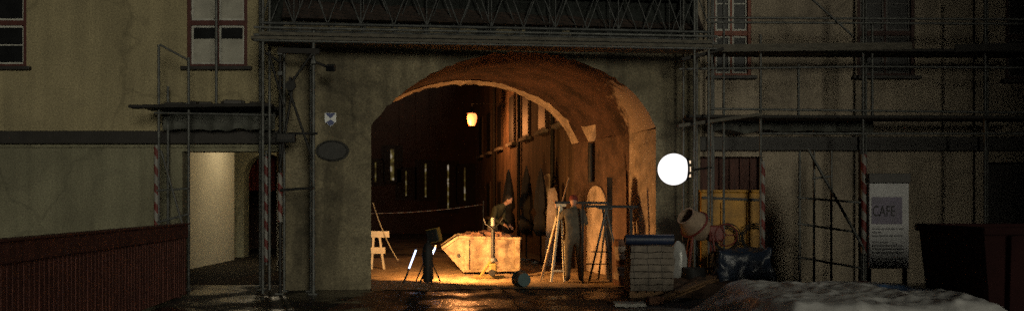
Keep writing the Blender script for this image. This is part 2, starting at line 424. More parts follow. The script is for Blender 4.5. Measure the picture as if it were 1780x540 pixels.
tc_ = nt_.nodes.new('ShaderNodeTexCoord'); nz_ = nt_.nodes.new('ShaderNodeTexNoise'); nz_.inputs['Scale'].default_value = 4.5; nz_.inputs['Detail'].default_value = 7
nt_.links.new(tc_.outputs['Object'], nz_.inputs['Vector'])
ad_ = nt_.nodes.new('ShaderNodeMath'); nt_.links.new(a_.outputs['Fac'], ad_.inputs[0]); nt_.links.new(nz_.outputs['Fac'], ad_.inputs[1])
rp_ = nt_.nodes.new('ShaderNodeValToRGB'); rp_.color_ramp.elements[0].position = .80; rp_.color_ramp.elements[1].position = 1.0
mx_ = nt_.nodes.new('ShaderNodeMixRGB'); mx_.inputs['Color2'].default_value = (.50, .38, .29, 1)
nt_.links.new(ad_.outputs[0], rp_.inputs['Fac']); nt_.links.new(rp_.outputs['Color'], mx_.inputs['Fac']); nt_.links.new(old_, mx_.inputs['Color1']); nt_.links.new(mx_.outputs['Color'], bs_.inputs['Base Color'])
PIER = 1.25
def side_wall(s_in, d0, d1, m, name):
    b = MB(); n = 10; h = 10; vs = []
    for j in range(h + 1):
        for i in range(n + 1):
            d = d0 + (d1 - d0) * i / n; z = SPR * j / h
            edge = i in (0, n) or j in (0, h)
            w = 0 if edge else .03 * mnoise.noise(Vector((d * 2, z * 2, 5)))
            vs.append(gp(s_in + w, z, d))
    b.add(vs, [(j*(n+1)+i, j*(n+1)+i+1, (j+1)*(n+1)+i+1, (j+1)*(n+1)+i) for j in range(h) for i in range(n)])
    return b.build(name, m, gate, smooth=True)
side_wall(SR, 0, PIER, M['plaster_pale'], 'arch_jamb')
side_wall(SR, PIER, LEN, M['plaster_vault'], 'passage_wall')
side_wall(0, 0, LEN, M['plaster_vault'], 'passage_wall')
# broken edge of the far arch; its lantern highlight is in the pale colour
b = MB(); vs = []
for i, (s, z) in enumerate(arc):
    w = .05 + .16 * abs(mnoise.noise(Vector((i * .55, 7, 0))))
    cs, cz = SR / 2, SPR - 1.6
    dr = Vector((cs - s, cz - z)).normalized()
    p0 = gp(s, z, LEN - .34 + .2 * mnoise.noise(Vector((i * .8, 2, 0)))); p1 = gp(s + dr.x * .05, z + dr.y * w * .5, LEN - .2)
    p2 = gp(s + dr.x * .05, z + dr.y * w * .6, LEN + .03); p3 = gp(s, z, LEN + .03)
    vs += [p0, p1, p2, p3]
b.add(vs, [(4*i+q, 4*i+4+q, 4*i+5+q, 4*i+1+q) for i in range(NA) for q in range(3)])
b.build('arch_rim', M['plaster_pale'], gate, smooth=True)
# corbel and blind arched door on the inner wall
cp = gp(SR, 0, 3.35)
b = MB(); IN = -U
def wp(d, z, off): return gp(SR - off, z, d)
b.prism([wp(2.55, 3.52, 0), wp(3.75, 3.52, 0), wp(3.15, 3.02, 0)], IN * .16)
b.build('corbel', M['plaster_pale'], gate, bevel=.03)
b = MB(); pts = [wp(2.45, .02, 0), wp(3.55, .02, 0), wp(3.55, 1.6, 0)]
for i in range(1, 12):
    a = math.pi * i / 12; pts.append(wp(3.0 + .55 * math.cos(a), 1.6 + .42 * math.sin(a), 0))
pts.append(wp(2.45, 1.6, 0))
b.prism(pts, IN * .05); b.build('blind_door', M['plaster_pale'], gate, bevel=.015)
# dark tube added below the corbel in place of a drip stain
b = MB(); b.path([wp(3.15, 3.0, .1), wp(3.15, 2.1, .1)], .06, 10); b.build('drip_streak', M['steel_black'], gate, smooth=True)
# roof: eaves and tiled slope
b = MB(); e0, e1 = fL - NRM * .22 + Vector((0,0,TOPZ + .02)), fR - NRM * .22 + Vector((0,0,TOPZ + .02))
r0, r1 = fL + NRM * 2.6 + Vector((0,0,TOPZ + 3.2)), fR + NRM * 2.6 + Vector((0,0,TOPZ + 3.2))
q0, q1 = bL + Vector((0,0,TOPZ + .02)), bR + Vector((0,0,TOPZ + .02))
b.add([e0, e1, r1, r0, q1, q0], [(0,1,2,3), (3,2,4,5), (0,3,5), (1,4,2), (0,5,4,1)])
b.build('roof', M['tiles'], gate)

# heritage shield and oval plaque on the left pier
def on_gate(px, py, d=-.03):
    s = sol(px); p = gp(s, 0); z = ZA(py, p.y); return p + NRM * d + Vector((0, 0, z))
def shield():
    c = on_gate(574.5, 208); w, h = .105, .125
    t = thing('shield_plate', c, 'small white and blue shield shaped heritage plate on gatehouse left pier', 'plate')
    b = MB()
    out = [(-w, h), (w, h), (w, -h * .35), (0, -h * 1.05), (-w, -h * .35)]
    b.prism([c + U * x + Vector((0,0,z)) for x, z in out], NRM * .02); b.build('plate', M['shield_w'], t)
    b = MB(); f = -NRM * .004
    b.prism([c + f + U * x + Vector((0,0,z)) for x, z in [(-w * .92, h * .95), (w * .92, h * .95), (0, .02)]], NRM * .002)
    b.prism([c + f + U * x + Vector((0,0,z)) for x, z in [(0, .005), (w * .8, -h * .42), (0, -h * .98), (-w * .8, -h * .42)]], NRM * .002)
    b.build('emblem', M['shield_b'], t)
shield()
c = on_gate(578, 262); b = MB()
b.prism([c + U * (.31 * math.cos(a)) + Vector((0,0,.2 * math.sin(a))) for a in [2*math.pi*i/32 for i in range(32)]], NRM * .035)
pl = b.build('oval_plaque', M['plaque'], bevel=.012); tag(pl, 'dark oval bronze plaque on gatehouse left pier below the shield plate', 'plaque')
b = MB(); b.torus(c - NRM * .005, NRM, .27, .014, 32); 
for v in b.v: v.z = c.z + (v.z - c.z) * .64
b.build('raised_rim', M['plaque'], pl, smooth=True)

# sandy floor inside the arch
b = MB(); vs = []; nx, ny = 60, 50
for j in range(ny + 1):
    for i in range(nx + 1):
        s = -.02 + (SR + .04) * i / nx; d = -.35 + (LEN + 5.2) * j / ny
        if j == 0: d += .22 * mnoise.noise(Vector((s * 1.4, 0, 0)))
        z = .012 + .05 * max(0, mnoise.noise(Vector((s * 1.1, d * 1.1, 1)))) + .018 * mnoise.noise(Vector((s * 5, d * 5, 4)))
        vs.append(gp(s, max(.006, z), d))
b.add(vs, [(j*(nx+1)+i, j*(nx+1)+i+1, (j+1)*(nx+1)+i+1, (j+1)*(nx+1)+i) for j in range(ny) for i in range(nx)])
tag(b.build('passage_ground', M['sand'], loc=(0,0,0), smooth=True), kind='structure')

# ------------------------------------------------------------------ windows
def window(house, x0, x1, zb, zt, Y, covered, fw=.07, glass='dusty_pane', sash='sash', red='frame_red'):
    b = MB(); d0, d1 = Y - .05, Y + .12
    b.span((x0, d0, zb), (x0 + fw, d1, zt)); b.span((x1 - fw, d0, zb), (x1, d1, zt))
    b.span((x0 + fw, d0, zt - fw), (x1 - fw, d1, zt)); b.span((x0 + fw, d0 + .004, zb), (x1 - fw, d1, zb + fw * .8))
    f = b.build('window', M[red], house, bevel=.008)
    tz = zb + .82
    b = MB(); b.span((x0 + fw, Y - .03, tz), (x1 - fw, Y + .08, tz + .10)); b.build('transom', M[red], f, bevel=.006)
    b = MB(); b.span((x0 - .1, Y - .16, zb - .07), (x1 + .1, Y + .05, zb)); b.build('sill', M['band'], f, bevel=.01)
    xm = (x0 + x1) / 2
    for (za, zc) in ((zb + fw * .8, tz), (tz + .10, zt - fw)):
        for (xa, xb) in ((x0 + fw, xm - .02), (xm + .02, x1 - fw)):
            b = MB(); s = .04
            b.span((xa, Y, za), (xa + s, Y + .05, zc)); b.span((xb - s, Y, za), (xb, Y + .05, zc))
            b.span((xa + s, Y, za), (xb - s, Y + .05, za + s)); b.span((xa + s, Y, zc - s), (xb - s, Y + .05, zc))
            if not covered: 
                zm = (za + zc) / 2; b.span((xa + s, Y + .01, zm - .012), (xb - s, Y + .04, zm + .012))
            b.build('sash', M[sash], f)
            b = MB(); b.span((xa + s, Y + .02, za + s), (xb - s, Y + .03, zc - s)); b.build('pane', M[glass], f)
            if covered:
                h = (zc - za)
                b = MB(); b.span((xa + s, Y + .012, za + s), (xb - s, Y + .018, za + h * .66)); b.build('pane_reflection', M['pane_reflection'], f)  # pale sheet standing in for the grey reflection in the glass
    b = MB(); b.span((xm - .02, Y - .01, zb), (xm + .02, Y + .06, zt)); b.build('mullion', M[red], f)
    return f

# wall with rectangular holes, front plane at Y, thickness t
def holed_wall(x0, x1, z0, z1, Y, t, holes):
    xs = sorted({x0, x1, *[h[0] for h in holes], *[h[1] for h in holes]}); zs = sorted({z0, z1, *[h[2] for h in holes], *[h[3] for h in holes]})
    xs = [x for x in xs if x0 <= x <= x1]; zs = [z for z in zs if z0 <= z <= z1]
    b = MB()
    def hole(i, j):
        if i < 0 or j < 0 or i >= len(xs) - 1 or j >= len(zs) - 1: return None
        cx, cz = (xs[i] + xs[i+1]) / 2, (zs[j] + zs[j+1]) / 2
        return any(h[0] < cx < h[1] and h[2] < cz < h[3] for h in holes)
    for i in range(len(xs) - 1):
        for j in range(len(zs) - 1):
            if hole(i, j): continue
            a, c, e, g = xs[i], xs[i+1], zs[j], zs[j+1]
            b.add([(a,Y,e),(c,Y,e),(c,Y,g),(a,Y,g)], [(0,1,2,3)])
            b.add([(a,Y+t,e),(c,Y+t,e),(c,Y+t,g),(a,Y+t,g)], [(3,2,1,0)])
            for (di, dj, q) in ((-1,0,[(a,Y,e),(a,Y,g),(a,Y+t,g),(a,Y+t,e)]), (1,0,[(c,Y,e),(c,Y+t,e),(c,Y+t,g),(c,Y,g)]),
                                (0,-1,[(a,Y,e),(a,Y+t,e),(c,Y+t,e),(c,Y,e)]), (0,1,[(a,Y,g),(c,Y,g),(c,Y+t,g),(a,Y+t,g)])):
                if hole(i+di, j+dj) is not False: b.add(q, [(0,1,2,3)])
    return b

# ------------------------------------------------------------------ left house
YL = 17.5
xo0 = XA(317, YL); xo1 = -4.32
lh = thing('ochre_house', (-8.5, YL, 0), 'ochre plastered house left of the gatehouse with red framed windows and lit passage', 'house')
ZB = ZA(240, YL)
w1 = (XA(325, YL), XA(430, YL), ZA(116, YL), 6.35); w0 = (-10.95, XA(46, YL), ZA(116, YL), 6.35)
wL = holed_wall(-16, -4.3, ZB, 8.2, YL, .4, [w1, w0]); wL.build('wall', M['plaster_left'], lh)
wB = holed_wall(-16, -4.3, 0, ZB - .002, YL, .4, [(xo0, -4.31, -.1, ZA(263, YL))]); wB.build('base_wall', M['plaster_dim'], lh)
b = MB(); b.span((-16, YL - .13, ZA(250, YL)), (-4.32, YL - .003, ZA(228, YL))); b.build('string_course', M['band'], lh, bevel=.012)
b = MB(); b.span((-16, YL - .05, ZA(256, YL)), (-4.32, YL - .003, ZA(252, YL))); b.build('moulding', M['plaster_dim'], lh)
window(lh, *w1, YL + .06, True); window(lh, *w0, YL + .06, False)
# passage inside: left wall with rounded end, ceiling, floor step, back wall with arch
PX = -7.87
b = MB(); prof = [(PX, YL + .4), (PX, 21), (PX, 23), (PX, 25.05)]
for i in range(1, 9):
    a = R(90) * i / 8; prof.append((PX - .62 * (1 - math.cos(a)), 25.05 + .6 * math.sin(a)))
prof.append((PX - 1.2, 25.65))
vs = []
for (x, y) in prof: vs += [(x, y, 0), (x, y, 3.5)]
b.add(vs, [(2*i, 2*i+2, 2*i+3, 2*i+1) for i in range(len(prof) - 1)])
b.build('passage_wall', M['whitewash'], lh, smooth=True)
b = MB(); b.span((-10, YL + .41, 3.5), (-5.4, 27.6, 3.6)); b.span((-5.6, 21.1, 0), (-5.4, 26.19, 3.49)); b.build('ceiling', M['whitewash'], lh)
tag(sheet('passage_floor', -10, -4.6, YL + .1, 30.9, .006, M['dark_floor']), kind='structure')
YB = 26.2; xa, xb = XA(424, YB), XA(503, YB); zs = ZA(306, YB); zt = ZA(267, YB)
b = MB(); pts = [(-10, YB, 0), (xa, YB, 0), (xa, YB, zs)]
for i in range(1, 14):
    a = math.pi * (1 - i / 14); pts.append(((xa+xb)/2 + (xb-xa)/2 * math.cos(a), YB, zs + (zt - zs) * math.sin(a)))
pts += [(xb, YB, zs), (xb, YB, 0), (-5.3, YB, 0), (-5.3, YB, 3.49), (-10, YB, 3.49)]
b.prism(pts, (0, .5, 0)); b.build('back_wall', M['plaster_dim'], lh)
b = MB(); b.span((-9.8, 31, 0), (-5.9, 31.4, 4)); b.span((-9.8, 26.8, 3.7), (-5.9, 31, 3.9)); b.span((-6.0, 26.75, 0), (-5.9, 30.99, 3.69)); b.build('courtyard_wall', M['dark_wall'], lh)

t = thing('passage_lamp', (-7.15, 23.7, 3.5), 'lit ceiling lamp inside the left pedestrian passage by the whitewashed wall', 'lamp')
b = MB(); b.lathe([(0, 0), (.11, 0), (.11, -.05), (0, -.05)], (-7.15, 23.7, 3.5)); b.build('base', M['steel'], t)
b = MB(); b.lathe([(0, -.16), (.07, -.15), (.1, -.1), (.1, -.051), (0, -.051)], (-7.15, 23.7, 3.5)); b.build('glass', E_PASS, t, smooth=True)
light('bulb', 'POINT', (-6.5, 23.6, 3.1), t, 42, (1., .84, .56), shadow_soft_size=.12)

# red things in the courtyard behind the passage
c = P(492.5, 374, 25.0)
t = thing('signal_lamp', (c.x, c.y, 0), 'small glowing red signal lamp on a thin post in the passage', 'signal lamp')
b = MB(); b.tube((c.x, c.y, 0), (c.x, c.y, c.z - .05), .025); b.build('post', M['steel_black'], t)
b = MB(); b.lathe([(0, -.05), (.04, -.045), (.045, .03), (.02, .055), (0, .06)], c); b.build('lens', E_RED, t, smooth=True)
c = P(490, 342, 25.4); b = MB(); b.span((c.x - .09, c.y, c.z - .28), (c.x + .1, c.y + .16, c.z + .30))
o = tag(b.build('warning_light', [M['steel_black']], bevel=.02), 'dim amber lit box light hanging on the passage arch pier', 'warning light')
b = MB(); b.span((c.x - .06, c.y - .012, c.z - .16), (c.x + .07, c.y - .002, c.z + .22)); b.build('lens', E_AMB, o)
c = P(455, 290, 28.5)
b = MB(); n = 12
for i in range(n):
    x0 = c.x - .45 + .9 * i / n; x1 = x0 + .9 / n; ya = c.y + (.05 if i % 2 else -.05); yb = c.y + (-.05 if i % 2 else .05)
    b.add([(x0, ya, 2.0), (x1, yb, 2.0), (x1, yb, 3.4), (x0, ya, 3.4)], [(0,1,2,3)])
tag(b.build('red_banner', M['red'], smooth=True), 'dull red cloth hanging in the dark beyond the passage arch', 'banner')

# ------------------------------------------------------------------ right house
YR = 18.0
rh = thing('beige_house', (8.5, YR, 0), 'beige plastered house right of the gatehouse behind the tall scaffold', 'house')
ZBR = ZA(250, YR)
wr = [(XA(1238, YR), XA(1306, YR), ZA(132, YR), 6.3), (XA(1490, YR), XA(1590, YR), ZA(132, YR), 6.3), (XA(1748, YR), XA(1850, YR), ZA(138, YR), 6.3)]
holed_wall(3.5, 17, ZBR, 8.2, YR, .4, wr).build('wall', M['plaster_right'], rh)
dr = (3.62, XA(1326, YR), -.1, ZA(272, YR)); ar = (XA(1716, YR), 11.6, -.1, 2.45)
holed_wall(3.5, 17, 0, ZBR - .002, YR, .4, [dr, ar]).build('base_wall', M['plaster_right'], rh)
b = MB(); b.span((3.7, YR - .13, ZA(262, YR)), (17, YR - .003, ZA(238, YR))); b.build('string_course', M['band'], rh, bevel=.012)
for k, w in enumerate(wr): window(rh, *w, YR + .06, False, sash='sash_dim' if k else 'sash', red='frame_dim' if k else 'frame_lit')
b = MB(); n = 7
for i in range(n):
    x0 = dr[0] + (dr[1] - dr[0]) * i / n; b.span((x0 + .008, YR + .22, 0), (x0 + (dr[1]-dr[0]) / n - .008, YR + .3, dr[3]))
b.build('door', M['door_wood'], rh, bevel=.008)
b = MB(); b.span((ar[0], YR + .25, 0), (11.6, YR + .33, 2.45)); b.build('gate_door', M['band'], rh)

# ------------------------------------------------------------------ alley beyond the arch
def V(x, y, z): return Vector((x, y, z))
A0 = V(1.62, 22.2, 0); A1 = V(-1.75, 43.0, 0); AD = (A1 - A0).normalized(); AN = Vector((-AD.y, AD.x, 0))   # AN points to the alley
if AN.x > 0: AN = -AN
AL = (A1 - A0).length
ah = thing('alley_house', A0 + AD * AL / 2, 'tall brownish house front lining the alley behind the arch with narrow windows', 'house')
b = MB(); nseg = 24
b.add([A0, A1, A1 + V(0,0,9), A0 + V(0,0,9), A0 - AN * 4, A1 - AN * 4, A1 - AN * 4 + V(0,0,9), A0 - AN * 4 + V(0,0,9)],
      [(0,1,2,3), (5,4,7,6), (4,0,3,7), (1,5,6,2), (3,2,6,7)])
b.build('wall', M['alley_plaster'], ah)
def alley_window(d, zb, zt, w):
    p = A0 + AD * d + AN * .012
    b = MB(); b.prism([p + V(0,0,zb), p + AD * w + V(0,0,zb), p + AD * w + V(0,0,zt), p + V(0,0,zt)], AN * .05)
    f = b.build('window', M['alley_frame'], ah)
    b = MB(); q = p + AN * .055 + AD * .07
    b.prism([q + V(0,0,zb+.08), q + AD * (w - .14) + V(0,0,zb+.08), q + AD * (w - .14) + V(0,0,zt-.08), q + V(0,0,zt-.08)], AN * .01)
    b.build('pane', M['dull_glass'], f)
    b = MB(); q = p + AN * .002
    b.prism([q - AD * .12 + V(0,0,zb-.1), q + AD * (w + .12) + V(0,0,zb-.1), q + AD * (w + .12) + V(0,0,zb), q - AD * .12 + V(0,0,zb)], AN * .16)
    b.build('sill', M['stone'], f)
for d in (1.0, 3.6, 6.4, 9.3, 12.3, 15.4, 18.2): alley_window(d, 3.75, 5.5, 1.15)
for d in (6.6, 12.4, 15.6): alley_window(d, 1.0, 2.5, 1.0)
for d in (2.6, 8.2, 14.2):
    b = MB(); p = A0 + AD * d + AN * .08; b.tube(p, p + V(0,0,9), .06); b.build('rain_pipe', M['steel_black'], ah, smooth=True)
b = MB(); pts = []
p = A0 + AD * 2.3
for (x, z) in [(0, .02), (2.2, .02), (2.2, 2.1)] + [(1.1 + 1.1 * math.cos(math.pi * i / 10), 2.1 + .35 * math.sin(math.pi * i / 10)) for i in range(1, 10)] + [(0, 2.1)]:
    pts.append(p + AD * x + V(0, 0, z))
b.prism(pts, AN * .05); b.build('pale_door', M['whitewash'], ah)

fh = thing('far_house', (-4.5, 46, 0), 'dark house closing the alley with slits of light between its curtains', 'house')
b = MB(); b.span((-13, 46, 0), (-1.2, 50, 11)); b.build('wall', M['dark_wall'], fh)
YF = 46
for i, (px, ya, yb, wpx) in enumerate([(653, 282, 316, 2.2), (682, 259, 313, 6), (706, 297, 340, 2.2), (740, 284, 342, 2.4), (779, 286, 362, 2.2), (808, 291, 348, 2.2)]):
    x = XA(px, YF); za, zb_ = ZA(yb, YF), ZA(ya, YF); w = wpx * YF / FPX
    b = MB(); fw = .55
    for (u0, u1, v0, v1) in ((x-fw, x-fw+.09, za-.2, zb_+.2), (x+fw-.09, x+fw, za-.2, zb_+.2), (x-fw+.09, x+fw-.09, zb_+.11, zb_+.2), (x-fw+.09, x+fw-.09, za-.2, za-.11)):
        b.span((u0, YF - .06, v0), (u1, YF - .003, v1))
    f = b.build('window', M['parasol'], fh)
    b = MB(); b.span((x - fw + .09, YF - .03, za - .11), (x + fw - .09, YF - .004, zb_ + .11)); b.build('curtain', M['parasol'], f)
    b = MB(); b.span((x - w / 2, YF - .05, za), (x + w / 2, YF - .034, zb_)); b.build('light_gap', M_SLIT, f)
for x in [XA(p, YF) for p in (700, 728, 752, 775, 800, 818, 838)]:
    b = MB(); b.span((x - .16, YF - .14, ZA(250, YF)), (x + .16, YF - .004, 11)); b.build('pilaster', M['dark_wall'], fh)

# the lantern
c = P(820.5, 207, 33.0); dW = ((c - A0).dot(AN)); foot = c - AN * dW
t = thing('street_lantern', (foot.x, foot.y, c.z), 'glowing orange street lantern on a bracket over the alley', 'street lamp')
b = MB(); b.lathe([(0, -.25), (.10, -.24), (.155, -.12), (.185, .04), (.175, .14), (.13, .2), (0, .2)], c, n=14); b.build('glass', E_LANT, t, smooth=True)
b = MB(); b.lathe([(0, .203), (.2, .203), (.21, .22), (.10, .34), (.03, .42), (0, .44)], c, n=14); b.build('cap', M['steel_black'], t)
b = MB(); top = c + V(0,0,.43); b.path([top, top + V(0,0,.15), foot + V(0,0,.58) + AN * .02], .012); b.build('bracket', M['steel_black'], t, smooth=True)
light('bulb', 'POINT', c + AN * .35 + V(0,-.3,-.3), t, 320, (1., .36, .10), shadow_soft_size=.2)

# closed parasols
for px, Y, h, lab in ((884, 25.5, 2.5, 'dark closed parasol farthest left of the three along the alley wall'),
                      (915, 24.4, 2.55, 'dark closed parasol in the middle of the three along the alley wall'),
                      (940, 23.4, 2.45, 'dark closed parasol next to the arched pale door in the alley')):
    x = XA(px, Y); t = thing('closed_parasol', (x, Y, 0), lab, 'parasol', 'closed parasols in the alley')
    b = MB(); b.box((x, Y, .05), (.5, .5, .1)); b.build('foot', M['stone'], t, bevel=.02)
    b = MB(); b.tube((x, Y, .1), (x, Y, h + .08), .024); b.build('pole', M['steel_black'], t)
    b = MB(); b.lathe([(.11, .75), (.19, .9), (.16, 1.25), (.10, 1.35), (.18, 1.5), (.13, 2.), (.04, h), (0, h + .02)], (x, Y, 0), n=14)
    for i, v in enumerate(b.v):
        a = math.atan2(v.y - Y, v.x - x); k = 1 + .16 * math.cos(a * 7); v.x = x + (v.x - x) * k; v.y = Y + (v.y - Y) * k
    b.build('canopy', M['parasol'], t, smooth=True)

YZ = 22.6; b = MB(); lean = .22
out_ = [(946, 0), (966, 0), (966.5, 1.5), (964, 1.86), (958, 2.0), (951, 1.97), (947.5, 1.9), (947, 1.2)]
b.prism([V(XA(px, YZ) + .05 * z, YZ + lean * z, .02 + z) for px, z in out_], (0, .07, .01))
tag(b.build('pale_slab', M['plaster_pale'], bevel=.012), 'rough pale slab standing upright between the skip and the pale legged trestle', 'slab')
# barrier tape across the alley
def sag(p, q, dz, n=18):
    return [p.lerp(q, i / n) - V(0, 0, dz * 4 * (i / n) * (1 - i / n)) for i in range(n + 1)]
pa, pb = P(640, 371, 23.6), P(840, 355, 24.6)
pts = sag(pa, pb, .06, 24); b = MB()
for i, (a, c_) in enumerate(zip(pts, pts[1:])):
    b.add([a, c_, c_ + V(0,0,.014), a + V(0,0,.014), a + V(0,.004,0), c_ + V(0,.004,0), c_ + V(0,.004,.014), a + V(0,.004,.014)], [(0,1,2,3),(7,6,5,4),(0,4,5,1),(3,2,6,7)], i % 2)
tag(b.build('barrier_tape', [M['tape_w'], M['tape_r']], loc=(pa + pb) / 2), 'red and white barrier tape strung low across the dark alley', 'barrier tape')
for q in (pa, pb):
    lab = 'thin dark post carrying the right end of the barrier tape' if q is pb else 'thin dark post carrying the left end of the barrier tape'
    t = thing('tape_post', (q.x, q.y, 0), lab, 'post', 'posts of the barrier tape')
    b = MB(); b.tube((q.x, q.y + .03, .04), (q.x, q.y + .03, q.z + .1), .02); b.build('pole', M['steel_black'], t)
    b = MB(); b.lathe([(0, .06), (.14, .05), (.17, 0), (0, 0)], (q.x, q.y + .03, 0)); b.build('foot', M['black'], t)
# slack rope by the left jamb
b = MB(); b.path(sag(P(648, 352, 19.2), P(692, 452, 18.4), .12, 10), .012, 6)
tag(b.build('hanging_rope', M['rope'], smooth=True), 'thin slack rope running down behind the left arch jamb', 'rope')

# ------------------------------------------------------------------ scaffolds
def pole(par, p, q, name='standard', r=.025, m='steel_dark'):
    b = MB(); b.tube(p, q, r, 10); return b.build(name, M[m], par, smooth=True)
def coupler(par, p):
    b = MB(); b.box(p, (.085, .085, .085)); return b.build('coupler', M['steel_dark'], par, bevel=.015)
def stripes(par, px, Y, y0, y1, r=.042, dark=0):
    x = XA(px, Y); z1, z0 = ZA(y0, Y), max(.05, ZA(y1, Y)); n = 16; per = .34
    b = MB(); k = int((z1 - z0) / .02)
    for j in range(k):
        za = z0 + (z1 - z0) * j / k; zb = z0 + (z1 - z0) * (j + 1) / k
        for i in range(n):
            a0, a1 = 2*math.pi*i/n, 2*math.pi*(i+1)/n
            ph = ((za / per) + i / n * 1.0) % 1
            b.add([(x + r*math.cos(a0), Y + r*math.sin(a0), za), (x + r*math.cos(a1), Y + r*math.sin(a1), za), (x + r*math.cos(a1), Y + r*math.sin(a1), zb), (x + r*math.cos(a0), Y + r*math.sin(a0), zb)], [(0,1,2,3)], 0 if ph < .5 else 1)
    return b.build('striped_sleeve', [M['red'], M['white']], par, smooth=True)
def std(par, px, Y, ytop, ybot=None, r=.025, m='steel_dark'):
    top = P(px, ytop, Y); bot = V(top.x, Y, 0.02) if ybot is None else P(px, ybot, Y)
    if ybot is None:
        b = MB(); b.box((top.x, Y, .012), (.15, .15, .024)); b.build('base_plate', M['steel_dark'], par)
    return pole(par, bot, top, 'standard', r, m)

YS = 16.6; YS2 = 17.2
ls = thing('scaffold', P(380, 0, YS) * V(1,1,0).dot(V(0,0,0)) if False else V(XA(380, YS), YS, 0), 'steel tube scaffold with a plank deck in front of the ochre house', 'scaffold', 'scaffolds round the gatehouse')
for px, yt, yb in ((276, 78, None), (328, 100, None), (376, -30, 186), (456, -30, None)): std(ls, px, YS, yt, yb)
for px, yt in ((292, 150), (452, -20)): std(ls, px, YS2, yt, None)
pole(ls, P(278, 78, YS), P(330, 106, YS), 'guard_rail', .02)
for (a, c_) in (((272, 331), (330, 327)), ((272, 386), (330, 371)), ((268, 196), (480, 200))):
    pole(ls, P(*a, YS - .03), P(*c_, YS - .03), 'ledger', .02)
pole(ls, P(280, 262, YS - .05), P(318, 392, YS - .05), 'diagonal_brace', .02)
pole(ls, P(276, 194, YS), P(276, 194, YS) + V(0, .7, 0), 'transom', .02); pole(ls, P(456, 196, YS), P(456, 196, YS) + V(0, .7, 0), 'transom', .02)
zd = ZA(187, YS)
for i, (xa_, xb_, y_) in enumerate(((232, 478, YS - .12), (252, 470, YS + .14), (245, 484, YS + .40), (262, 476, YS + .64))):
    b = MB(); b.beam((XA(xa_, YS), y_, zd + .008 * i), (XA(xb_, YS), y_ + .02, zd + .03 - .006 * i), .235, .06)
    b.build('deck_board', M['board_dark'], ls, bevel=.008)
b = MB()      # debris on the deck
for i in range(26):
    x = XA(random.uniform(275, 470), YS); y_ = YS + random.uniform(-.1, .5); h = random.uniform(.03, .09)
    b.box((x, y_, zd + .045 + h / 2), (random.uniform(.1, .4), random.uniform(.08, .2), h), Matrix.Rotation(random.uniform(-.4, .4), 3, 'Z'))
tag(b.build('mortar_rubble', M['band'], bevel=.02), 'low dark mortar rubble lying along the left scaffold deck', 'rubble', kind='stuff')
# hanging sheet below the deck
b = MB(); n = 40; vs = []
for i in range(n + 1):
    px = 285 + 196 * i / n; x = XA(px, YS2)
    w = .04 * math.sin(i * .9) + .03 * mnoise.noise(Vector((i * .3, 0, 0)))
    vs += [V(x, YS2 - .06 + w, ZA(192, YS2)), V(x, YS2 - .08 + w * 1.6, ZA(226 + 5 * mnoise.noise(Vector((i * .2, 3, 0))), YS2))]
b.add(vs, [(2*i, 2*i+2, 2*i+3, 2*i+1) for i in range(n)])
o = b.build('hanging_sheet', M['sheet'], smooth=True); tag(o, 'grey green sheet hanging under the left scaffold deck', 'tarpaulin')
so = o.modifiers.new('thick', 'SOLIDIFY'); so.thickness = .006
stripes(ls, 272, YS, 252, 500); stripes(ls, 463, YS, 272, 455)
pole(ls, P(463, 460, YS), P(463, 262, YS), 'standard', .025)

YC = 15.8
ct = thing('scaffold', V(XA(515, YC), YC, 0), 'narrow dark scaffold tower with crossing braces against the gatehouse left pier', 'scaffold', 'scaffolds round the gatehouse')
std(ct, 487, YC, 84, None, .03, 'steel_black'); std(ct, 545, YC, 48, None, .03); std(ct, 494, YC + .5, 70, None, .025); std(ct, 540, YC + .5, 60, None, .022)
b = MB(); b.beam(P(484, 88, YC - .05), P(556, 90, YC - .05), .1, .10); b.build('head_beam', M['board_dark'], ct, bevel=.01)
for a, c_ in (((543, 92), (508, 142)), ((468, 96), (494, 186)), ((500, 150), (543, 276)), ((462, 92), (487, 108)), ((548, 108), (576, 119)), ((512, 132), (486, 290)), ((500, 232), (552, 232)), ((487, 330), (545, 326))):
    pole(ct, P(*a, YC - .06), P(*c_, YC - .06), 'diagonal_brace', .023, 'steel_black')
for px, py in ((545, 92), (487, 92), (487, 128), (505, 148), (545, 108), (487, 240)): coupler(ct, P(px, py, YC - .05))
c = P(505, 149, YC - .12)
o = thing('hoist_pulley', c, 'dark pulley wheel hanging on the narrow scaffold tower', 'pulley')
b = MB(); b.lathe([(0, -.03), (.09, -.03), (.07, 0), (.09, .03), (0, .03)], c, (0, 1, 0)); b.build('wheel', M['steel_black'], o, smooth=True)
b = MB(); b.box(c + V(0, 0, .09), (.04, .09, .12)); b.build('hanger', M['steel_black'], o)
c = P(575, 118, YC - .06)
o = thing('unlit_floodlight', c, 'small unlit floodlight at the end of the scaffold arm above the shield plate', 'floodlight')
b = MB(); b.box(c, (.16, .1, .12), Matrix.Rotation(.3, 3, 'X')); b.build('housing', M['steel_black'], o, bevel=.015)
b = MB(); b.box(c + V(0, -.058, -.018), (.13, .012, .09), Matrix.Rotation(.3, 3, 'X')); b.build('glass', M['glass'], o)
c = P(497, 240, YC - .08); b = MB(); b.box(c, (.34, .12, .17)); o = b.build('junction_box', M['steel_black'], bevel=.02)
tag(o, 'black electrical box fixed low on the narrow scaffold tower', 'junction box')
b = MB(); b.box(c + V(0, -.066, .02), (.26, .012, .09)); b.build('lid', M['band'], o)
stripes(ct, 487, YC, 300, 385, .04)

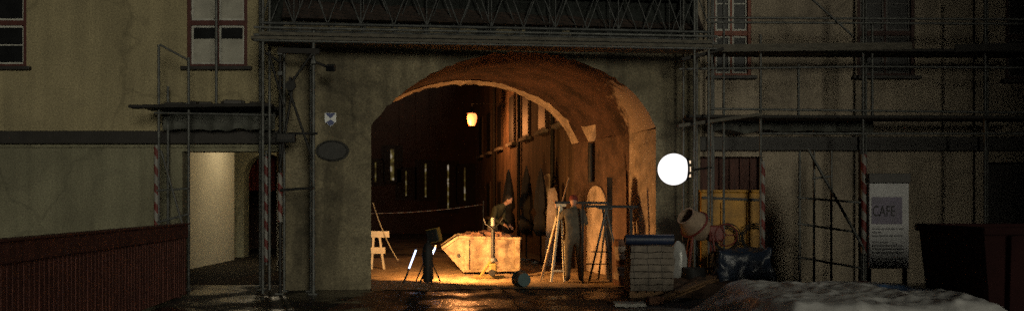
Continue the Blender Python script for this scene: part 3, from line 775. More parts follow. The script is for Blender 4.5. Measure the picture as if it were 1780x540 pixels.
# lattice girder bridge over the arch
TT = R(6); UT = V(math.cos(TT), math.sin(TT), 0); B0 = V(XA(452, 15.7), 15.7, 0)
def solT(px):
    k = (px - 890) / FPX; return (k * B0.y - B0.x) / (UT.x - k * UT.y)
TE = solT(1236); NT = V(-UT.y, UT.x, 0)
gb = thing('lattice_girder', B0 + UT * TE / 2, 'long steel lattice girder bridge carrying planks over the carriage arch', 'lattice girder')
zb0 = ZA(40, 15.7)
def tp(s, z, d=0): return B0 + UT * s + NT * d + V(0, 0, z)
for d in (0, .75):
    for z in (zb0, zb0 + .78): pole(gb, tp(0, z, d), tp(TE, z, d), 'chord', .03, 'lacing')
    n = 14
    for i in range(n):
        s0, s1 = TE * i / n, TE * (i + 1) / n; sm = (s0 + s1) / 2
        pole(gb, tp(s0, zb0, d), tp(sm, zb0 + .78, d), 'lacing_bar', .013, 'lacing'); pole(gb, tp(sm, zb0 + .78, d), tp(s1, zb0, d), 'lacing_bar', .013, 'lacing')
        if i % 2: pole(gb, tp(s0, zb0, d), tp(s0, zb0 + .78, d), 'lacing_bar', .013, 'lacing')
for z, d in ((zb0 - .09, -.06), (zb0 - .22, -.05), (zb0 - .16, .8), (zb0 - .31, -.02)):
    pole(gb, tp(-.1, z, d), tp(TE + .1, z, d), 'ledger', .025, 'steel_dark')
for i in range(3):
    b = MB(); d = .05 + .26 * i; b.beam(tp(-.15 + .1 * i, zb0 - .27, d), tp(TE - .05 * i, zb0 - .27, d), .24, .055); b.build('deck_board', M['board'], gb, bevel=.006)
b = MB(); b.beam(tp(0, zb0 - .2, -.09), tp(TE, zb0 - .2, -.09), .03, .06); b.build('toe_board', M['board'], gb, bevel=.005)
for s in (.05, TE - .05, TE - .32):
    for d in (0, .7):
        a = tp(s, 0, d); pole(gb, a + V(0,0,.02), a + V(0,0,zb0 + .8), 'standard', .025)
# debris netting behind the girder
b = MB(); n = 60; vs = []
for i in range(n + 1):
    s = TE * i / n; w = .05 * math.sin(i * .8)
    vs += [tp(s, zb0 + .03, .9 + w), tp(s, zb0 + 1.3, .92 - w)]
b.add(vs, [(2*i, 2*i+2, 2*i+3, 2*i+1) for i in range(n)])
net = mat('dark_debris_net', (.02, .024, .022), .95, var=.5, scale=14, bump=.5)
o = b.build('debris_net', net, smooth=True); tag(o, 'dark debris net stretched behind the lattice girder over the arch', 'net')
o.modifiers.new('thick', 'SOLIDIFY').thickness = .004

# right scaffold
YQ = 16.9
rs = thing('scaffold', V(XA(1400, YQ), YQ, 0), 'wide two level scaffold with plank decks in front of the beige house', 'scaffold', 'scaffolds round the gatehouse')
for px, yt, yb in ((1237, -30, None), (1258, -30, None), (1322, 60, None), (1388, 112, 200), (1500, -30, None), (1516, 40, 205), (1712, -30, None)): std(rs, px, YQ, yt, yb)
for px in (1240, 1505, 1716): std(rs, px, YQ + .75, -30)
for a, c_ in (((1232, 31), (1800, 34)), ((1232, 39), (1800, 42)), ((1180, 120), (1500, 116)), ((1500, 116), (1800, 118)), ((1236, 189), (1800, 196)), ((1320, 232), (1800, 232))):
    pole(rs, P(*a, YQ - .04), P(*c_, YQ - .04), 'ledger', .022)
for yy, bx0, bx1, nb in ((88, 1236, 1800, 3), (203, 1190, 1810, 3)):
    for i in range(nb):
        z = ZA(yy, YQ); b = MB(); y_ = YQ - .02 + .25 * i
        b.beam((XA(bx0 + 6 * i, YQ), y_, z), (XA(bx1, YQ), y_, z - .02), .23, .055); b.build('deck_board', M['board_dark'], rs, bevel=.006)
b = MB(); b.beam(P(1240, 84, YQ - .14), P(1585, 80, YQ - .14), .03, .14); b.build('toe_board', M['board'], rs)
b = MB(); b.beam(P(1660, 84, YQ - .14), P(1830, 80, YQ - .14), .03, .14); b.build('toe_board', M['board_dark'], rs)
b = MB(); b.beam(P(1178, 219, YQ - .18), P(1322, 199, YQ - .18), .2, .06); b.build('deck_board', M['board'], rs, bevel=.006)
b = MB(); b.beam(P(1183, 105, YQ - .2), P(1256, 86, YQ - .2), .2, .06); b.build('deck_board', M['board_dark'], rs, bevel=.006)
pole(rs, P(1408, -4, YQ - .08), P(1482, 62, YQ - .08), 'diagonal_brace', .02)
stripes(rs, 1326, YQ, 280, 440)
b = MB(); n = 30; vs = []
for i in range(n + 1):
    x = XA(1240 + 280 * i / n, YQ + .7); w = .05 * math.sin(i * 1.1)
    vs += [V(x, YQ + .72 + w, ZA(206, YQ + .7)), V(x, YQ + .70 + w, ZA(228 + 6 * mnoise.noise(Vector((i * .25, 0, 9))), YQ + .7))]
b.add(vs, [(2*i, 2*i+2, 2*i+3, 2*i+1) for i in range(n)])
o = b.build('hanging_sheet', M['sheet'], smooth=True); tag(o, 'grey green sheet hanging under the lower deck of the right scaffold', 'tarpaulin'); o.modifiers.new('thick', 'SOLIDIFY').thickness = .006

YW = 16.2
fs_ = thing('scaffold', V(XA(1445, YW), YW, 0), 'low ladder-like scaffold frame with sagging cross rails beside the white notice board', 'scaffold', 'scaffolds round the gatehouse')
for px in (1390, 1415, 1445): std(fs_, px, YW, 262, None, .022)
std(fs_, 1496, YW, 262, None, .04, 'steel_black'); stripes(fs_, 1501, YW - .06, 268, 440, .05)
for a, c_ in (((1386, 343), (1502, 352)), ((1386, 388), (1482, 402)), ((1386, 446), (1496, 465)), ((1412, 310), (1446, 306))):
    pole(fs_, P(*a, YW - .05), P(*c_, YW - .05), 'ledger', .02)
pole(fs_, P(1404, 258, YW - .09), P(1502, 432, YW - .09), 'diagonal_brace', .026)

# ------------------------------------------------------------------ globe lamp
c = P(1171, 294, 16.35); gr = .29
t = thing('globe_lamp', c, 'big glowing white globe lamp mounted on the scaffold right of the arch', 'lamp')
b = MB(); prof = []
cut = .21
for i in range(25):
    a = math.pi * i / 24; h = -gr * math.cos(a)
    if h > cut: break
    prof.append((gr * math.sin(a), h))
prof.append((math.sqrt(gr*gr - cut*cut), cut)); prof.append((0, cut))
b.lathe(prof, c, (1, .05, 0), 40); b.build('globe', E_GLOBE, t, smooth=True)
b = MB(); b.lathe([(0, .212), (.215, .212), (.215, .25), (0, .25)], c, (1, .05, 0), 32); b.build('collar', M['steel_black'], t)
E_SLOT = emit('lit_vent_slot', (1., .72, .5), .9)
b = MB()
for dz in (-.12, .0, .13): b.box(c + V(.285, -.04, dz), (.03, .1, .09 if dz == 0 else .05))
b.build('vent', E_SLOT, t)
b = MB(); b.path([c + V(.262, .06, 0), c + V(.42, .1, 0), V(XA(1237, YQ) - .02, YQ - .06, c.z + .05)], .02); b.build('bracket', M['steel_black'], t)

# ------------------------------------------------------------------ skip
YK = 20.0
sk = thing('rubble_skip', V(XA(840, YK), YK + .6, 0), 'cream painted steel skip with sloping end standing in the lit archway', 'skip')
def kp(px, py, dy): 
    q = P(px, py, YK); return V(q.x, YK + dy, q.z)
prof = [(768, 431), (797, 411), (905, 414), (903, 471), (806, 473)]
dp = 1.35
b = MB(); pf = [kp(x, y, 0) for x, y in prof]; pk = [p + V(-.12, dp, .0) for p in pf]
n5 = len(pf); th = .05
b.add(pf + pk, [tuple(range(n5)), tuple(range(2*n5-1, n5-1, -1))] + [(i, (i+1) % n5, n5 + (i+1) % n5, n5 + i) for i in (0, 2, 3, 4)])
b.build('body', M['skip'], sk)
# dark inner lining
b = MB(); a1, a2 = pf[1] + V(.06, .06, -.03), pf[2] + V(-.06, .06, -.03); b1, b2 = pk[1] + V(.06, -.06, -.03), pk[2] + V(-.06, -.06, -.03)
low = V(0, 0, -.5); b.add([a1, a2, b2, b1, a1 + low, a2 + low, b2 + low, b1 + low], [(0,1,5,4),(1,2,6,5),(2,3,7,6),(3,0,4,7),(4,5,6,7)]); b.build('lining', M['skip_in'], sk)
b = MB()
for (i, j) in ((0, 1), (1, 2)): b.beam(pf[i] + V(0, -.03, .0), pf[j] + V(0, -.03, .0), .07, .06)
b.beam(pf[2] + V(0, 0, 0), pk[2], .07, .06); b.beam(pk[1], pk[2], .06, .06); b.beam(pk[0], pk[1], .06, .06); b.build('rim', M['skip'], sk, bevel=.01)
for px in (812, 900):
    b = MB(); b.span(kp(px - 5, 416, -.07), kp(px + 4, 472, -.003)); b.build('rib', M['skip'], sk, bevel=.01)
b = MB(); b.beam(kp(806, 470, -.05), kp(903, 468, -.05), .08, .06); b.build('base_rail', M['skip'], sk, bevel=.01)
b = MB(); b.tube(kp(797, 443, -.09), kp(797, 443, .0), .035); b.build('lifting_lug', M['steel_black'], sk)
for px in (815, 893):
    b = MB(); x = XA(px, YK); z = ZA(472, YK); b.span((x - .07, YK + .1, .0), (x + .07, YK + dp - .1, z - .002)); b.build('skid', M['steel_black'], sk)
b = MB(); random.seed(3)
for i in range(110):
    u = random.random(); v = random.random(); p = a1.lerp(a2, u); p = p + (b1 - a1) * (.03 + .94 * v)
    s = random.uniform(.05, .14); b.box(p + V(0, 0, -.06 + .14 * math.sin(u * 3.1) + random.uniform(0, .05)), (s * 1.6, s, s * .7), Matrix.Rotation(random.uniform(0, 3), 3, 'Z') @ Matrix.Rotation(random.uniform(-.5, .5), 3, 'X'))
tag(b.build('brick_rubble', M['rubble'], bevel=.008), 'broken brick rubble heaped inside the cream skip', 'rubble', kind='stuff')

# ------------------------------------------------------------------ core drill stand with yellow base
c = P(857, 474, 18.9); c.z = 0; gx, gy = c.x, c.y
dz_ = lambda py: ZA(py, gy)
t = thing('drill_stand', (gx, gy, .01), 'yellow footed post stand with pale tip in front of the skip', 'stand')
b = MB(); b.tube((gx, gy, .04), (gx, gy, dz_(392)), .042, 12); b.build('column', M['steel_black'], t, smooth=True)
b = MB(); b.tube((gx, gy, dz_(392) + .002), (gx, gy, dz_(378)), .045, 12); b.build('tip', M['white'], t)
hb = dz_(392); b = MB()
b.path([V(gx - .2, gy - .03, hb + .16), V(gx - .16, gy - .03, hb + .04), V(gx, gy - .06, hb - .07), V(gx + .14, gy - .03, hb + .06), V(gx + .22, gy - .03, hb + .17)], .012, 6); b.build('handlebar', M['steel_black'], t, smooth=True)
b = MB(); b.beam((gx - .02, gy - .04, .42), (gx - .27, gy - .12, .06), .07, .05); b.build('brace', M['yellow_lite'], t, bevel=.008)
b = MB(); b.beam((gx - .40, gy - .12, .05), (gx + .02, gy - .04, .05), .12, .06); b.beam((gx + .02, gy - .1, .05), (gx + .22, gy + .1, .05), .09, .05); b.build('foot', M['yellow_lite'], t, bevel=.012)
b = MB(); b.box((gx + .0, gy - .05, .24), (.16, .14, .2)); b.build('motor', M['yellow_lite'], t, bevel=.03)
b = MB(); b.lathe([(0, -.05), (.07, -.05), (.07, .05), (0, .05)], (gx - .02, gy - .14, .15), (0, 1, 0), 16); b.build('wheel', M['black'], t)
b = MB(); b.lathe([(0, 0), (.09, 0), (.07, .07), (0, .08)], (gx + .01, gy - .02, .38), n=16); b.build('clamp', M['steel_dark'], t)

# ------------------------------------------------------------------ floodlight on its stand
c = P(753, 409, 17.75); fx, fy = XA(744, 17.75), 17.75
t = thing('work_floodlight', (fx, fy, 0), 'black site floodlight on a stand shining into the archway', 'floodlight')
rot = Matrix.Rotation(R(-13), 3, 'Y') @ Matrix.Rotation(R(-24), 3, 'Z')
b = MB(); b.box(c, (.25, .10, .25), rot); b.build('housing', M['steel_black'], t, bevel=.02)
b = MB()
for dx, dz2, sx, sz in ((0, .131, .27, .016), (0, -.131, .27, .016), (.131, 0, .016, .25)):
    b.box(c + rot @ V(dx, .03, dz2), (sx, .12, sz), rot)
b.build('bezel', M['yellow_lite'], t)
b = MB(); b.box(c + rot @ V(0, .056, 0), (.21, .012, .2), rot); b.build('glass', E_FLOOD, t)
b = MB(); b.tube((fx, fy, .02), (fx, fy, c.z - .1), .022); b.build('pole', M['steel_black'], t)
b = MB(); b.path([V(fx, fy, c.z - .12), c + rot @ V(-.13, 0, -.05)], .016); b.build('yoke', M['steel_black'], t)
for dx, dy in ((-.27, .1), (.24, .22), (.1, -.2)):
    b = MB(); b.tube((fx, fy, .62), (fx + dx, fy + dy, .01), .014); b.build('leg', M['steel_black'], t)
fl = light('bulb', 'AREA', c + rot @ V(0, .09, 0), t, 235, (1., .48, .15), shape='RECTANGLE', size=.24, size_y=.22)
fl.rotation_euler = (R(80), 0, R(-27))       # shines along +Y into the archway
fl.data.spread = R(172)
# dark coat hung on the stand
b = MB(); prof = [(.03, .84), (.085, .78), (.10, .6), (.085, .35), (.10, .12), (.07, .06)]
b.lathe(prof, (fx + .005, fy - .06, 0), n=18)
for v in b.v:
    a = math.atan2(v.y - fy + .06, v.x - fx); k = 1 + .2 * math.cos(a * 5 + v.z * 4); v.x = fx + (v.x - fx) * k
tag(b.build('hung_coat', M['black'], smooth=True), 'black coat hung over the floodlight stand', 'coat')
# glowing tubes leaning near the stand
for (p, q, lab) in ((P(723, 434, 17.95), P(711, 466, 17.85), 'longer glowing blue white tube lamp leaning left of the floodlight stand'),
                    (P(756.5, 430, 17.95), P(750, 445, 17.9), 'short glowing blue white tube lamp right of the hung black coat')):
    t = thing('tube_lamp', V((p.x + q.x) / 2, p.y, 0), lab, 'tube lamp', 'glowing tube lamps by the floodlight')
    b = MB(); b.tube(p, q, .017, 12); b.build('tube', M_TUBE, t, smooth=True)
    d = (q - p).normalized(); k = (q.z - .01) / -d.z
    b = MB(); b.tube(q, q + d * k, .018); b.build('holder', M['steel_black'], t)
    b = MB(); b.tube(p - d * .05, p, .02); b.build('cap', M['steel_black'], t)

# white trestle barrier behind the left jamb
x0 = XA(662, 21.4); Y0 = 21.4
t = thing('trestle_barrier', (x0, Y0, 0), 'white painted wooden barrier trestle half hidden by the left arch jamb', 'barrier')
for ya, yb, px0, px1, dy in ((401, 412, 610, 677, -.03), (429, 440, 600, 670, -.03)):
    b = MB(); b.span((XA(px0, Y0), Y0 + dy - .02, ZA(yb, Y0)), (XA(px1, Y0), Y0 + dy + .01, ZA(ya, Y0))); b.build('rail', M['wood_white'], t, bevel=.005)
for px0, px1 in ((659, 668), (618, 610), (650, 646)):
    p = P(px0, 404, Y0 + .02); q = P(px1, 400, Y0 + .02); q.z = 0.02
    b = MB(); b.beam(p, q, .05, .09, up=(0, 1, 0)); b.build('leg', M['wood_white'], t, bevel=.005)

# ------------------------------------------------------------------ trestles, bars and leaning poles at right
YT = 18.2
def T_(px, py, dy=0.): return P(px, py, YT + dy)
def flr(px, Y): return V(XA(px, Y), Y, .02)
t = thing('trestle', flr(968, YT), 'raw wooden trestle with pale legs at the left end of the long bars', 'trestle', 'trestles under the bars')
for a, bpt in ((T_(974, 356), flr(958, YT - .15)), (T_(975, 356, .03), flr(981, YT - .18)), (T_(973, 356, .06), flr(941, YT + .35)), (T_(976, 356, .06), flr(985, YT + .3))):
    b = MB(); b.beam(a, bpt, .035, .05); b.build('leg', M['wood_white'], t, bevel=.004)
b = MB(); b.beam(T_(959, 470, -.14), T_(981, 470, -.16), .03, .04); b.build('stretcher', M['wood_white'], t)
b = MB(); b.beam(T_(966, 356, .02), T_(984, 356, .02), .09, .06); b.build('head', M['wood_white'], t)
t = thing('trestle', flr(1050, YT), 'dark steel trestle with crossed legs below the right end of the bars', 'trestle', 'trestles under the bars')
for a, bpt in ((T_(1054, 362, .1), flr(1024, YT - .05)), (T_(1048, 362, .15), flr(1062, YT - .05)), (T_(1052, 362, .1), flr(1084, YT + .3)), (T_(1056, 362, .12), flr(1040, YT + .45))):
    b = MB(); b.beam(a, bpt, .03, .035); b.build('leg', M['steel_dark'], t)
for ya in (437, 458):
    b = MB(); b.beam(T_(1020 if ya > 440 else 1028, ya), T_(1063, ya), .02, .025); b.build('stretcher', M['steel_black'], t)
b = MB(); b.beam(T_(1040, 361, .1), T_(1064, 361, .1), .08, .05); b.build('head', M['steel_dark'], t)
for a, c_, lab in ((T_(964, 351.5), T_(1058, 352.5), 'upper shorter dark bar resting on the pale legged trestle'), (T_(1016, 358, .02), T_(1113, 359, .02), 'lower longer dark bar reaching over the wrapped blocks')):
    b = MB(); b.beam(a, c_, .06, .055); tag(b.build('steel_bar', M['steel_black'], bevel=.006), lab, 'bar', 'bars on the trestles')
t = thing('bar_support', flr(1097, YT), 'single dark upright prop under the right end of the lower bar', 'prop')
b = MB(); b.beam(T_(1097, 362, .02), flr(1097, YT + .02), .05, .05); b.build('post', M['steel_black'], t); b = MB(); b.box(T_(1097, 362, .02) + V(0,0,-.01), (.12, .1, .02)); b.build('head_plate', M['steel_black'], t)
b = MB(); b.box(flr(1097, YT + .02), (.16, .16, .02)); b.build('foot_plate', M['steel_black'], t)
b = MB(); b.tube(P(989, 308, 18.55), flr(939, 18.1), .017)
tag(b.build('leaning_pole', M['wood'], smooth=True), 'long thin reddish pole leaning over the pale legged trestle', 'pole')
b = MB(); b.beam(P(1060, 308, 18.7), flr(1059, 18.6), .11, .06); tag(b.build('upright_plank', M['board_dark'], bevel=.006), 'dark upright plank standing behind the trestles against the passage wall', 'plank')
b = MB(); b.beam(flr(1013, 17.7), P(1013, 352, 17.85), .04, .04); tag(b.build('thin_stake', M['steel_black']), 'thin black upright stake beside the worker in grey', 'stake')

# ------------------------------------------------------------------ people
def grow(chains, radii, name):
    me = bpy.data.meshes.new(name); vs = []; es = []; idx = {}
    for ch in chains:
        for a, b_ in zip(ch, ch[1:]):
            for k in (a, b_):
                if k not in idx: idx[k] = len(vs); vs.append(JT[k])
            es.append((idx[a], idx[b_]))
    me.from_pydata(vs, es, []); o = bpy.data.objects.new(name, me); col.objects.link(o)
    sm = o.modifiers.new('s', 'SKIN'); sm.use_smooth_shade = True
    for k, i in idx.items():
        r = radii[k]; me.skin_vertices[0].data[i].radius = r if isinstance(r, tuple) else (r, r)
        me.skin_vertices[0].data[i].use_root = (i == 0)
    sb = o.modifiers.new('b', 'SUBSURF'); sb.levels = 2; sb.render_levels = 2
    bpy.context.view_layer.update()
    dg = bpy.context.evaluated_depsgraph_get()
    m2 = bpy.data.meshes.new_from_object(o.evaluated_get(dg)); bpy.data.objects.remove(o); return m2
def head_mesh(bm, c, rotm):
    r = bmesh.ops.create_uvsphere(bm, u_segments=20, v_segments=16, radius=1.)
    for v in r['verts']:
        x, y, z = v.co    # face looks along -y
        w = 1 - .28 * max(0, -z) ** 1.4
        p = V(x * .076 * w, y * .098 * (1 - .15 * max(0, -z)), z * .122)
        if y < -.6 and abs(x) < .28 and -.35 < z < .1: p.y -= .022 * (1 - abs(x) / .28) * (1 - abs(z + .2) / .3 if abs(z + .2) < .3 else 0)
        if y < -.5 and .05 < z < .3 and .2 < abs(x) < .6: p.y += .010
        if y < -.5 and -.62 < z < -.45 and abs(x) < .4: p.y += .006
        if abs(x) > .9 and abs(z) < .3 and abs(y - .05) < .25: p.x *= 1.16
        v.co = c + rotm @ p
def figure(name, label, loc, yaw, joints, skincol, cols, hat, headc, headrot):
    """joints are local metres, facing -y; each hand has a palm, four fingers and a thumb"""
    global JT
    JT = dict(joints); rad = dict(BR); chains = [list(c_) for c_ in BCH]
    for sd in ('l', 'r'):
        w, el = JT['wr_' + sd], JT['el_' + sd]; dd = (w - el).normalized()
        sx = dd.cross(V(0, 0, 1)); sx = sx.normalized() if sx.length > .1 else V(1, 0, 0); nn = sx.cross(dd)
        pk = 'pm_' + sd; JT[pk] = w + dd * .065; rad[pk] = (.034, .02); chains.append(['wr_' + sd, pk])
        for fi, (off, ln) in enumerate(((-.03, .07), (-.01, .08), (.01, .075), (.03, .06))):
            k1, k2, k3 = f'f{fi}a{sd}', f'f{fi}b{sd}', f'f{fi}c{sd}'
            JT[k1] = JT[pk] + dd * .03 + sx * off; JT[k2] = JT[k1] + dd * ln * .5 - nn * .012; JT[k3] = JT[k2] + dd * ln * .35 - nn * .03
            rad[k1] = rad[k2] = .0095; rad[k3] = .008; chains.append([pk, k1, k2, k3])
        k1, k2 = f'ta{sd}', f'tb{sd}'; JT[k1] = w + dd * .04 + sx * .045; JT[k2] = JT[k1] + dd * .04 + sx * .015 - nn * .01
        rad[k1] = rad[k2] = .011; chains.append([pk, k1, k2])
    me = grow(chains, rad, name)
    bm = bmesh.new(); bm.from_mesh(me); nb = len(bm.faces); head_mesh(bm, headc, headrot)
    for f in bm.faces: f.smooth = True
    bm.to_mesh(me); bm.free()
    me.materials.clear()
    for m_ in (skincol, *cols): me.materials.append(m_)
    hands = [JT['pm_l'], JT['pm_r']]; wr = [(JT['wr_l'], JT['el_l']), (JT['wr_r'], JT['el_r'])]
    for p in me.polygons:
        c_ = p.center; mi = 1
        if (c_ - headc).length < .15 or c_.z > JT['neck'].z + .03 and (c_ - JT['neck']).length < .14 and c_.z > JT['neck'].z + .02: mi = 0
        elif any((c_ - w).dot((w - e).normalized()) > .0 and (c_ - w).length < .26 for w, e in wr): mi = 0
        elif c_.z < .13: mi = 3
        elif c_.z < JT['pelv'].z - .02 and all((c_ - w).length > .3 for w, e in wr): mi = 2
        p.material_index = mi
    o = bpy.data.objects.new(name, me); col.objects.link(o); o.location = loc; o.rotation_euler = (0, 0, yaw)
    tag(o, label, 'person')
    b = MB()
    if hat == 'cap':
        b.lathe([(0, .135), (.05, .128), (.085, .09), (.094, .03), (.09, .0)], (0, 0, 0), n=20)
        for v in b.v: v.y *= 1.14
        b.prism([V(.075 * math.cos(a), -.085 - .085 * math.sin(a), .022) for a in [math.pi * i / 10 for i in range(11)]], (0, 0, .012))
    else:
        b.lathe([(0, .132), (.06, .12), (.086, .06), (.084, .0), (.07, -.05)], (0, .02, 0), n=20)
        for v in b.v: v.y *= 1.15
    hm = M['cap_red'] if hat == 'cap' else M['hair']
    b.v = [headc + headrot @ v for v in b.v]
    mo = bpy.data.meshes.new('cap' if hat == 'cap' else 'hair'); mo.from_pydata(b.v, [], b.f); mo.materials.append(hm)
    for p in mo.polygons: p.use_smooth = True
    h = bpy.data.objects.new(mo.name, mo); col.objects.link(h); h.parent = o
    return o
BR = {'pelv': (.155, .115), 'waist': (.145, .105), 'chest': (.185, .125), 'neckb': (.10, .08), 'neck': .058,
      'sh_l': .072, 'el_l': .052, 'wr_l': .034, 'sh_r': .072, 'el_r': .052, 'wr_r': .034,
      'hp_l': .105, 'kn_l': .075, 'an_l': .055, 'to_l': (.05, .035), 'hp_r': .105, 'kn_r': .075, 'an_r': .055, 'to_r': (.05, .035), 'hd': .05}
BCH = [['pelv', 'waist', 'chest', 'neckb', 'neck', 'hd'], ['chest', 'sh_l', 'el_l', 'wr_l'], ['chest', 'sh_r', 'el_r', 'wr_r'],
       ['pelv', 'hp_l', 'kn_l', 'an_l', 'to_l'], ['pelv', 'hp_r', 'kn_r', 'an_r', 'to_r']]
# worker in grey seen from behind, leaning forward, one hand on the trestle head (local frame: he faces -y, then turned to face away)
YPB = 18.0
pb = {'pelv': V(0, .05, .93), 'waist': V(0, .0, 1.10), 'chest': V(0, -.07, 1.33), 'neckb': V(0, -.12, 1.47), 'neck': V(0, -.15, 1.53), 'hd': V(0, -.19, 1.60),
      'sh_l': V(.19, -.09, 1.41), 'el_l': V(.30, -.24, 1.22), 'wr_l': V(.345, -.22, 1.53 - .02),
      'sh_r': V(-.19, -.09, 1.41), 'el_r': V(-.26, -.2, 1.16), 'wr_r': V(-.15, -.40, 1.2),
      'hp_l': V(.1, .04, .84), 'kn_l': V(.12, -.0, .48), 'an_l': V(.13, .06, .09), 'to_l': V(.15, -.1, .045),
      'hp_r': V(-.1, .04, .84), 'kn_r': V(-.115, -.02, .48), 'an_r': V(-.13, .04, .09), 'to_r': V(-.15, -.12, .045)}
hc = V(0, -.20, 1.635); hr = Matrix.Rotation(R(18), 3, 'X')
figure('person', 'worker in grey overalls and red cap seen from behind at the trestles', V(XA(998, YPB), YPB, .02), R(180), pb, M['skin'], (M['jacket'], M['trousers'], M['boots']), 'cap', hc, hr)
# worker in olive behind the skip, bent forward to the right
YPA = 22.5
pa_ = {'pelv': V(0, .1, .95), 'waist': V(0, .06, 1.1), 'chest': V(0, -.10, 1.32), 'neckb': V(0, -.22, 1.44), 'neck': V(0, -.28, 1.48), 'hd': V(0, -.33, 1.53),
       'sh_l': V(.19, -.12, 1.38), 'el_l': V(.24, -.1, 1.12), 'wr_l': V(.16, -.3, .98),
       'sh_r': V(-.19, -.12, 1.38), 'el_r': V(-.25, -.1, 1.12), 'wr_r': V(-.17, -.32, 1.0),
       'hp_l': V(.1, .08, .85), 'kn_l': V(.12, .0, .48), 'an_l': V(.13, .08, .09), 'to_l': V(.14, -.1, .045),
       'hp_r': V(-.1, .08, .85), 'kn_r': V(-.115, .0, .48), 'an_r': V(-.13, .08, .09), 'to_r': V(-.14, -.1, .045)}
for k in pa_: pa_[k] = pa_[k] * 1.06
figure('person', 'dim worker in olive jacket bending forward behind the cream skip', V(XA(861, YPA), YPA, .02), R(62), pa_, M['skin'], (M['jacket_g'], M['trousers'], M['boots']), 'hair', V(0, -.36, 1.575) * 1.06, Matrix.Rotation(R(28), 3, 'X'))

# ------------------------------------------------------------------ teal bucket on its side
c = P(908, 483, 16.95); c.z = .165
t = thing('teal_bucket', (c.x, c.y, .0), 'dark teal plastic bucket tipped on its side at the edge of the lit floor', 'bucket')
b = MB(); b.lathe([(0, -.14), (.125, -.14), (.165, .16), (.155, .16), (.118, -.125), (0, -.125)], c, (-.25, .95, -.03), 28); b.build('shell', M['teal'], t, smooth=True)
b = MB(); b.torus(c + V(-.25, .95, -.03).normalized() * .16, (-.25, .95, -.03), .163, .008); b.build('rim', M['teal'], t, smooth=True)
b = MB(); b.torus(c + V(-.25, .95, -.03).normalized() * .2 + V(0, 0, -.02), (-.2, .6, .7), .15, .005, a0=0, a1=math.pi); b.build('handle', M['steel'], t)

# ------------------------------------------------------------------ wrapped block pallet, stones, roll
YP = 15.2; x0, x1 = XA(1096, YP), XA(1172, YP); z1 = ZA(426, YP)
t = thing('block_pallet', ((x0+x1)/2, YP + .4, 0), 'pallet of grey concrete blocks under a blue film roll', 'pallet')
b = MB()
for y_ in (YP, YP + .38, YP + .72): b.span((x0 - .02, y_, .0), (x1 + .02, y_ + .09, .09))
b.build('bearer', M['wood'], t); b = MB()
for i in range(5): b.span((x0 - .02 + i * (x1 - x0 - .06) / 4.6, YP - .02, .091), (x0 + .1 + i * (x1 - x0 - .06) / 4.6, YP + .84, .115))
b.build('deck', M['wood'], t)
nl = 7; lh_ = (z1 - .12) / nl
for i in range(nl):
    o_ = random.uniform(-.015, .015); b = MB(); b.span((x0 + o_, YP + o_, .118 + lh_ * i + .004), (x1 + o_, YP + .8 + o_, .118 + lh_ * (i + 1) - .006)); q_ = b.build('block_layer', M['blocks'], t, bevel=.006); rough_mesh(q_, .02, 5, 5)
b = MB(); yy = YP + .18; zz = z1 + .092; n = 20; vs = []
b.tube((x0 - .06, yy, zz), (x1 + .02, yy, zz), .09, 18); r_ = b.build('film_roll', M['blue'], smooth=True); tag(r_, 'dark blue roll of plastic film lying on top of the block pallet', 'roll')
b = MB(); b.torus((x0 - .062, yy, zz), (1, 0, 0), .055, .02); b.build('core', M['rubble'], r_)
# lit column of stones left of the pallet
ORD = ['topmost', 'second from top', 'third from top', 'fourth from top', 'fifth from top', 'sixth from top', 'lowest']
ys_ = 17.3; zc = 0.; random.seed(11)
hs = [.125, .14, .12, .135, .12, .14, .13]
for i, h in enumerate(hs):
    x = XA(1083, ys_) + random.uniform(-.03, .03); b = MB(); b.box((0, 0, 0), (random.uniform(.24, .31), .34, h - .006), Matrix.Rotation(random.uniform(-.25, .25), 3, 'Z'))
    b.v = [v + V(x, ys_ + random.uniform(-.03, .03), zc + h / 2) for v in b.v]
    o = b.build('rough_stone', M['plaster_pale'] if i % 3 else M['rubble']); rough_mesh(o, .028, 9, 3)
    for p in o.data.polygons: p.use_smooth = True
    tag(o, f'{ORD[6 - i]} rough stone of the column beside the block pallet', 'stone', 'stones stacked beside the block pallet'); zc += h
# white block in front
b = MB(); q = P(1068, 526, 14.0); q2 = P(1122, 526, 14.0); b.span((q.x, 13.9, 0), (q2.x, 14.25, q.z))
o = b.build('concrete_kerb_block', M['concrete']); rough_mesh(o, .012, 6, 3); tag(o, 'pale grey concrete kerb block lying in front of the stacked stones', 'block')
b = MB(); b.box((XA(1140, 14.2), 14.3, .06), (.26, .16, .12), Matrix.Rotation(.3, 3, 'Z')); o = b.build('loose_brick', M['rubble'], bevel=.01); tag(o, 'dull red brick lying right of the pale kerb block', 'brick')

# ------------------------------------------------------------------ dirt heap, planks
def heap(name, cx, cy, rx, ry, h, m, n=34, amt=.06, seed=0):
    b = MB(); vs = []; fs = []
    for j in range(n + 1):
        for i in range(n + 1):
            u = -1 + 2 * i / n; v = -1 + 2 * j / n
            rr = math.sqrt(u*u + v*v); k = max(0, 1 - rr * rr) ** .8
            z = h * k + (amt * mnoise.noise(Vector((u * 4 + seed, v * 4, seed))) + amt * .5 * mnoise.noise(Vector((u * 11 + seed, v * 11, seed)))) * min(1, k * 3)
            vs.append((cx + u * rx, cy + v * ry, max(-.02, z) if k > 0 else -.02))
    fs = [(j*(n+1)+i, j*(n+1)+i+1, (j+1)*(n+1)+i+1, (j+1)*(n+1)+i) for j in range(n) for i in range(n)]
    b.add(vs, fs); return b.build(name, m, loc=(cx, cy, 0), smooth=True)
tag(heap('dirt', XA(1215, 16.6), 16.4, 1.25, 1.3, .30, M['dirt'], amt=.09), 'low heap of damp brown dirt right of the block pallet', 'dirt heap', kind='stuff')
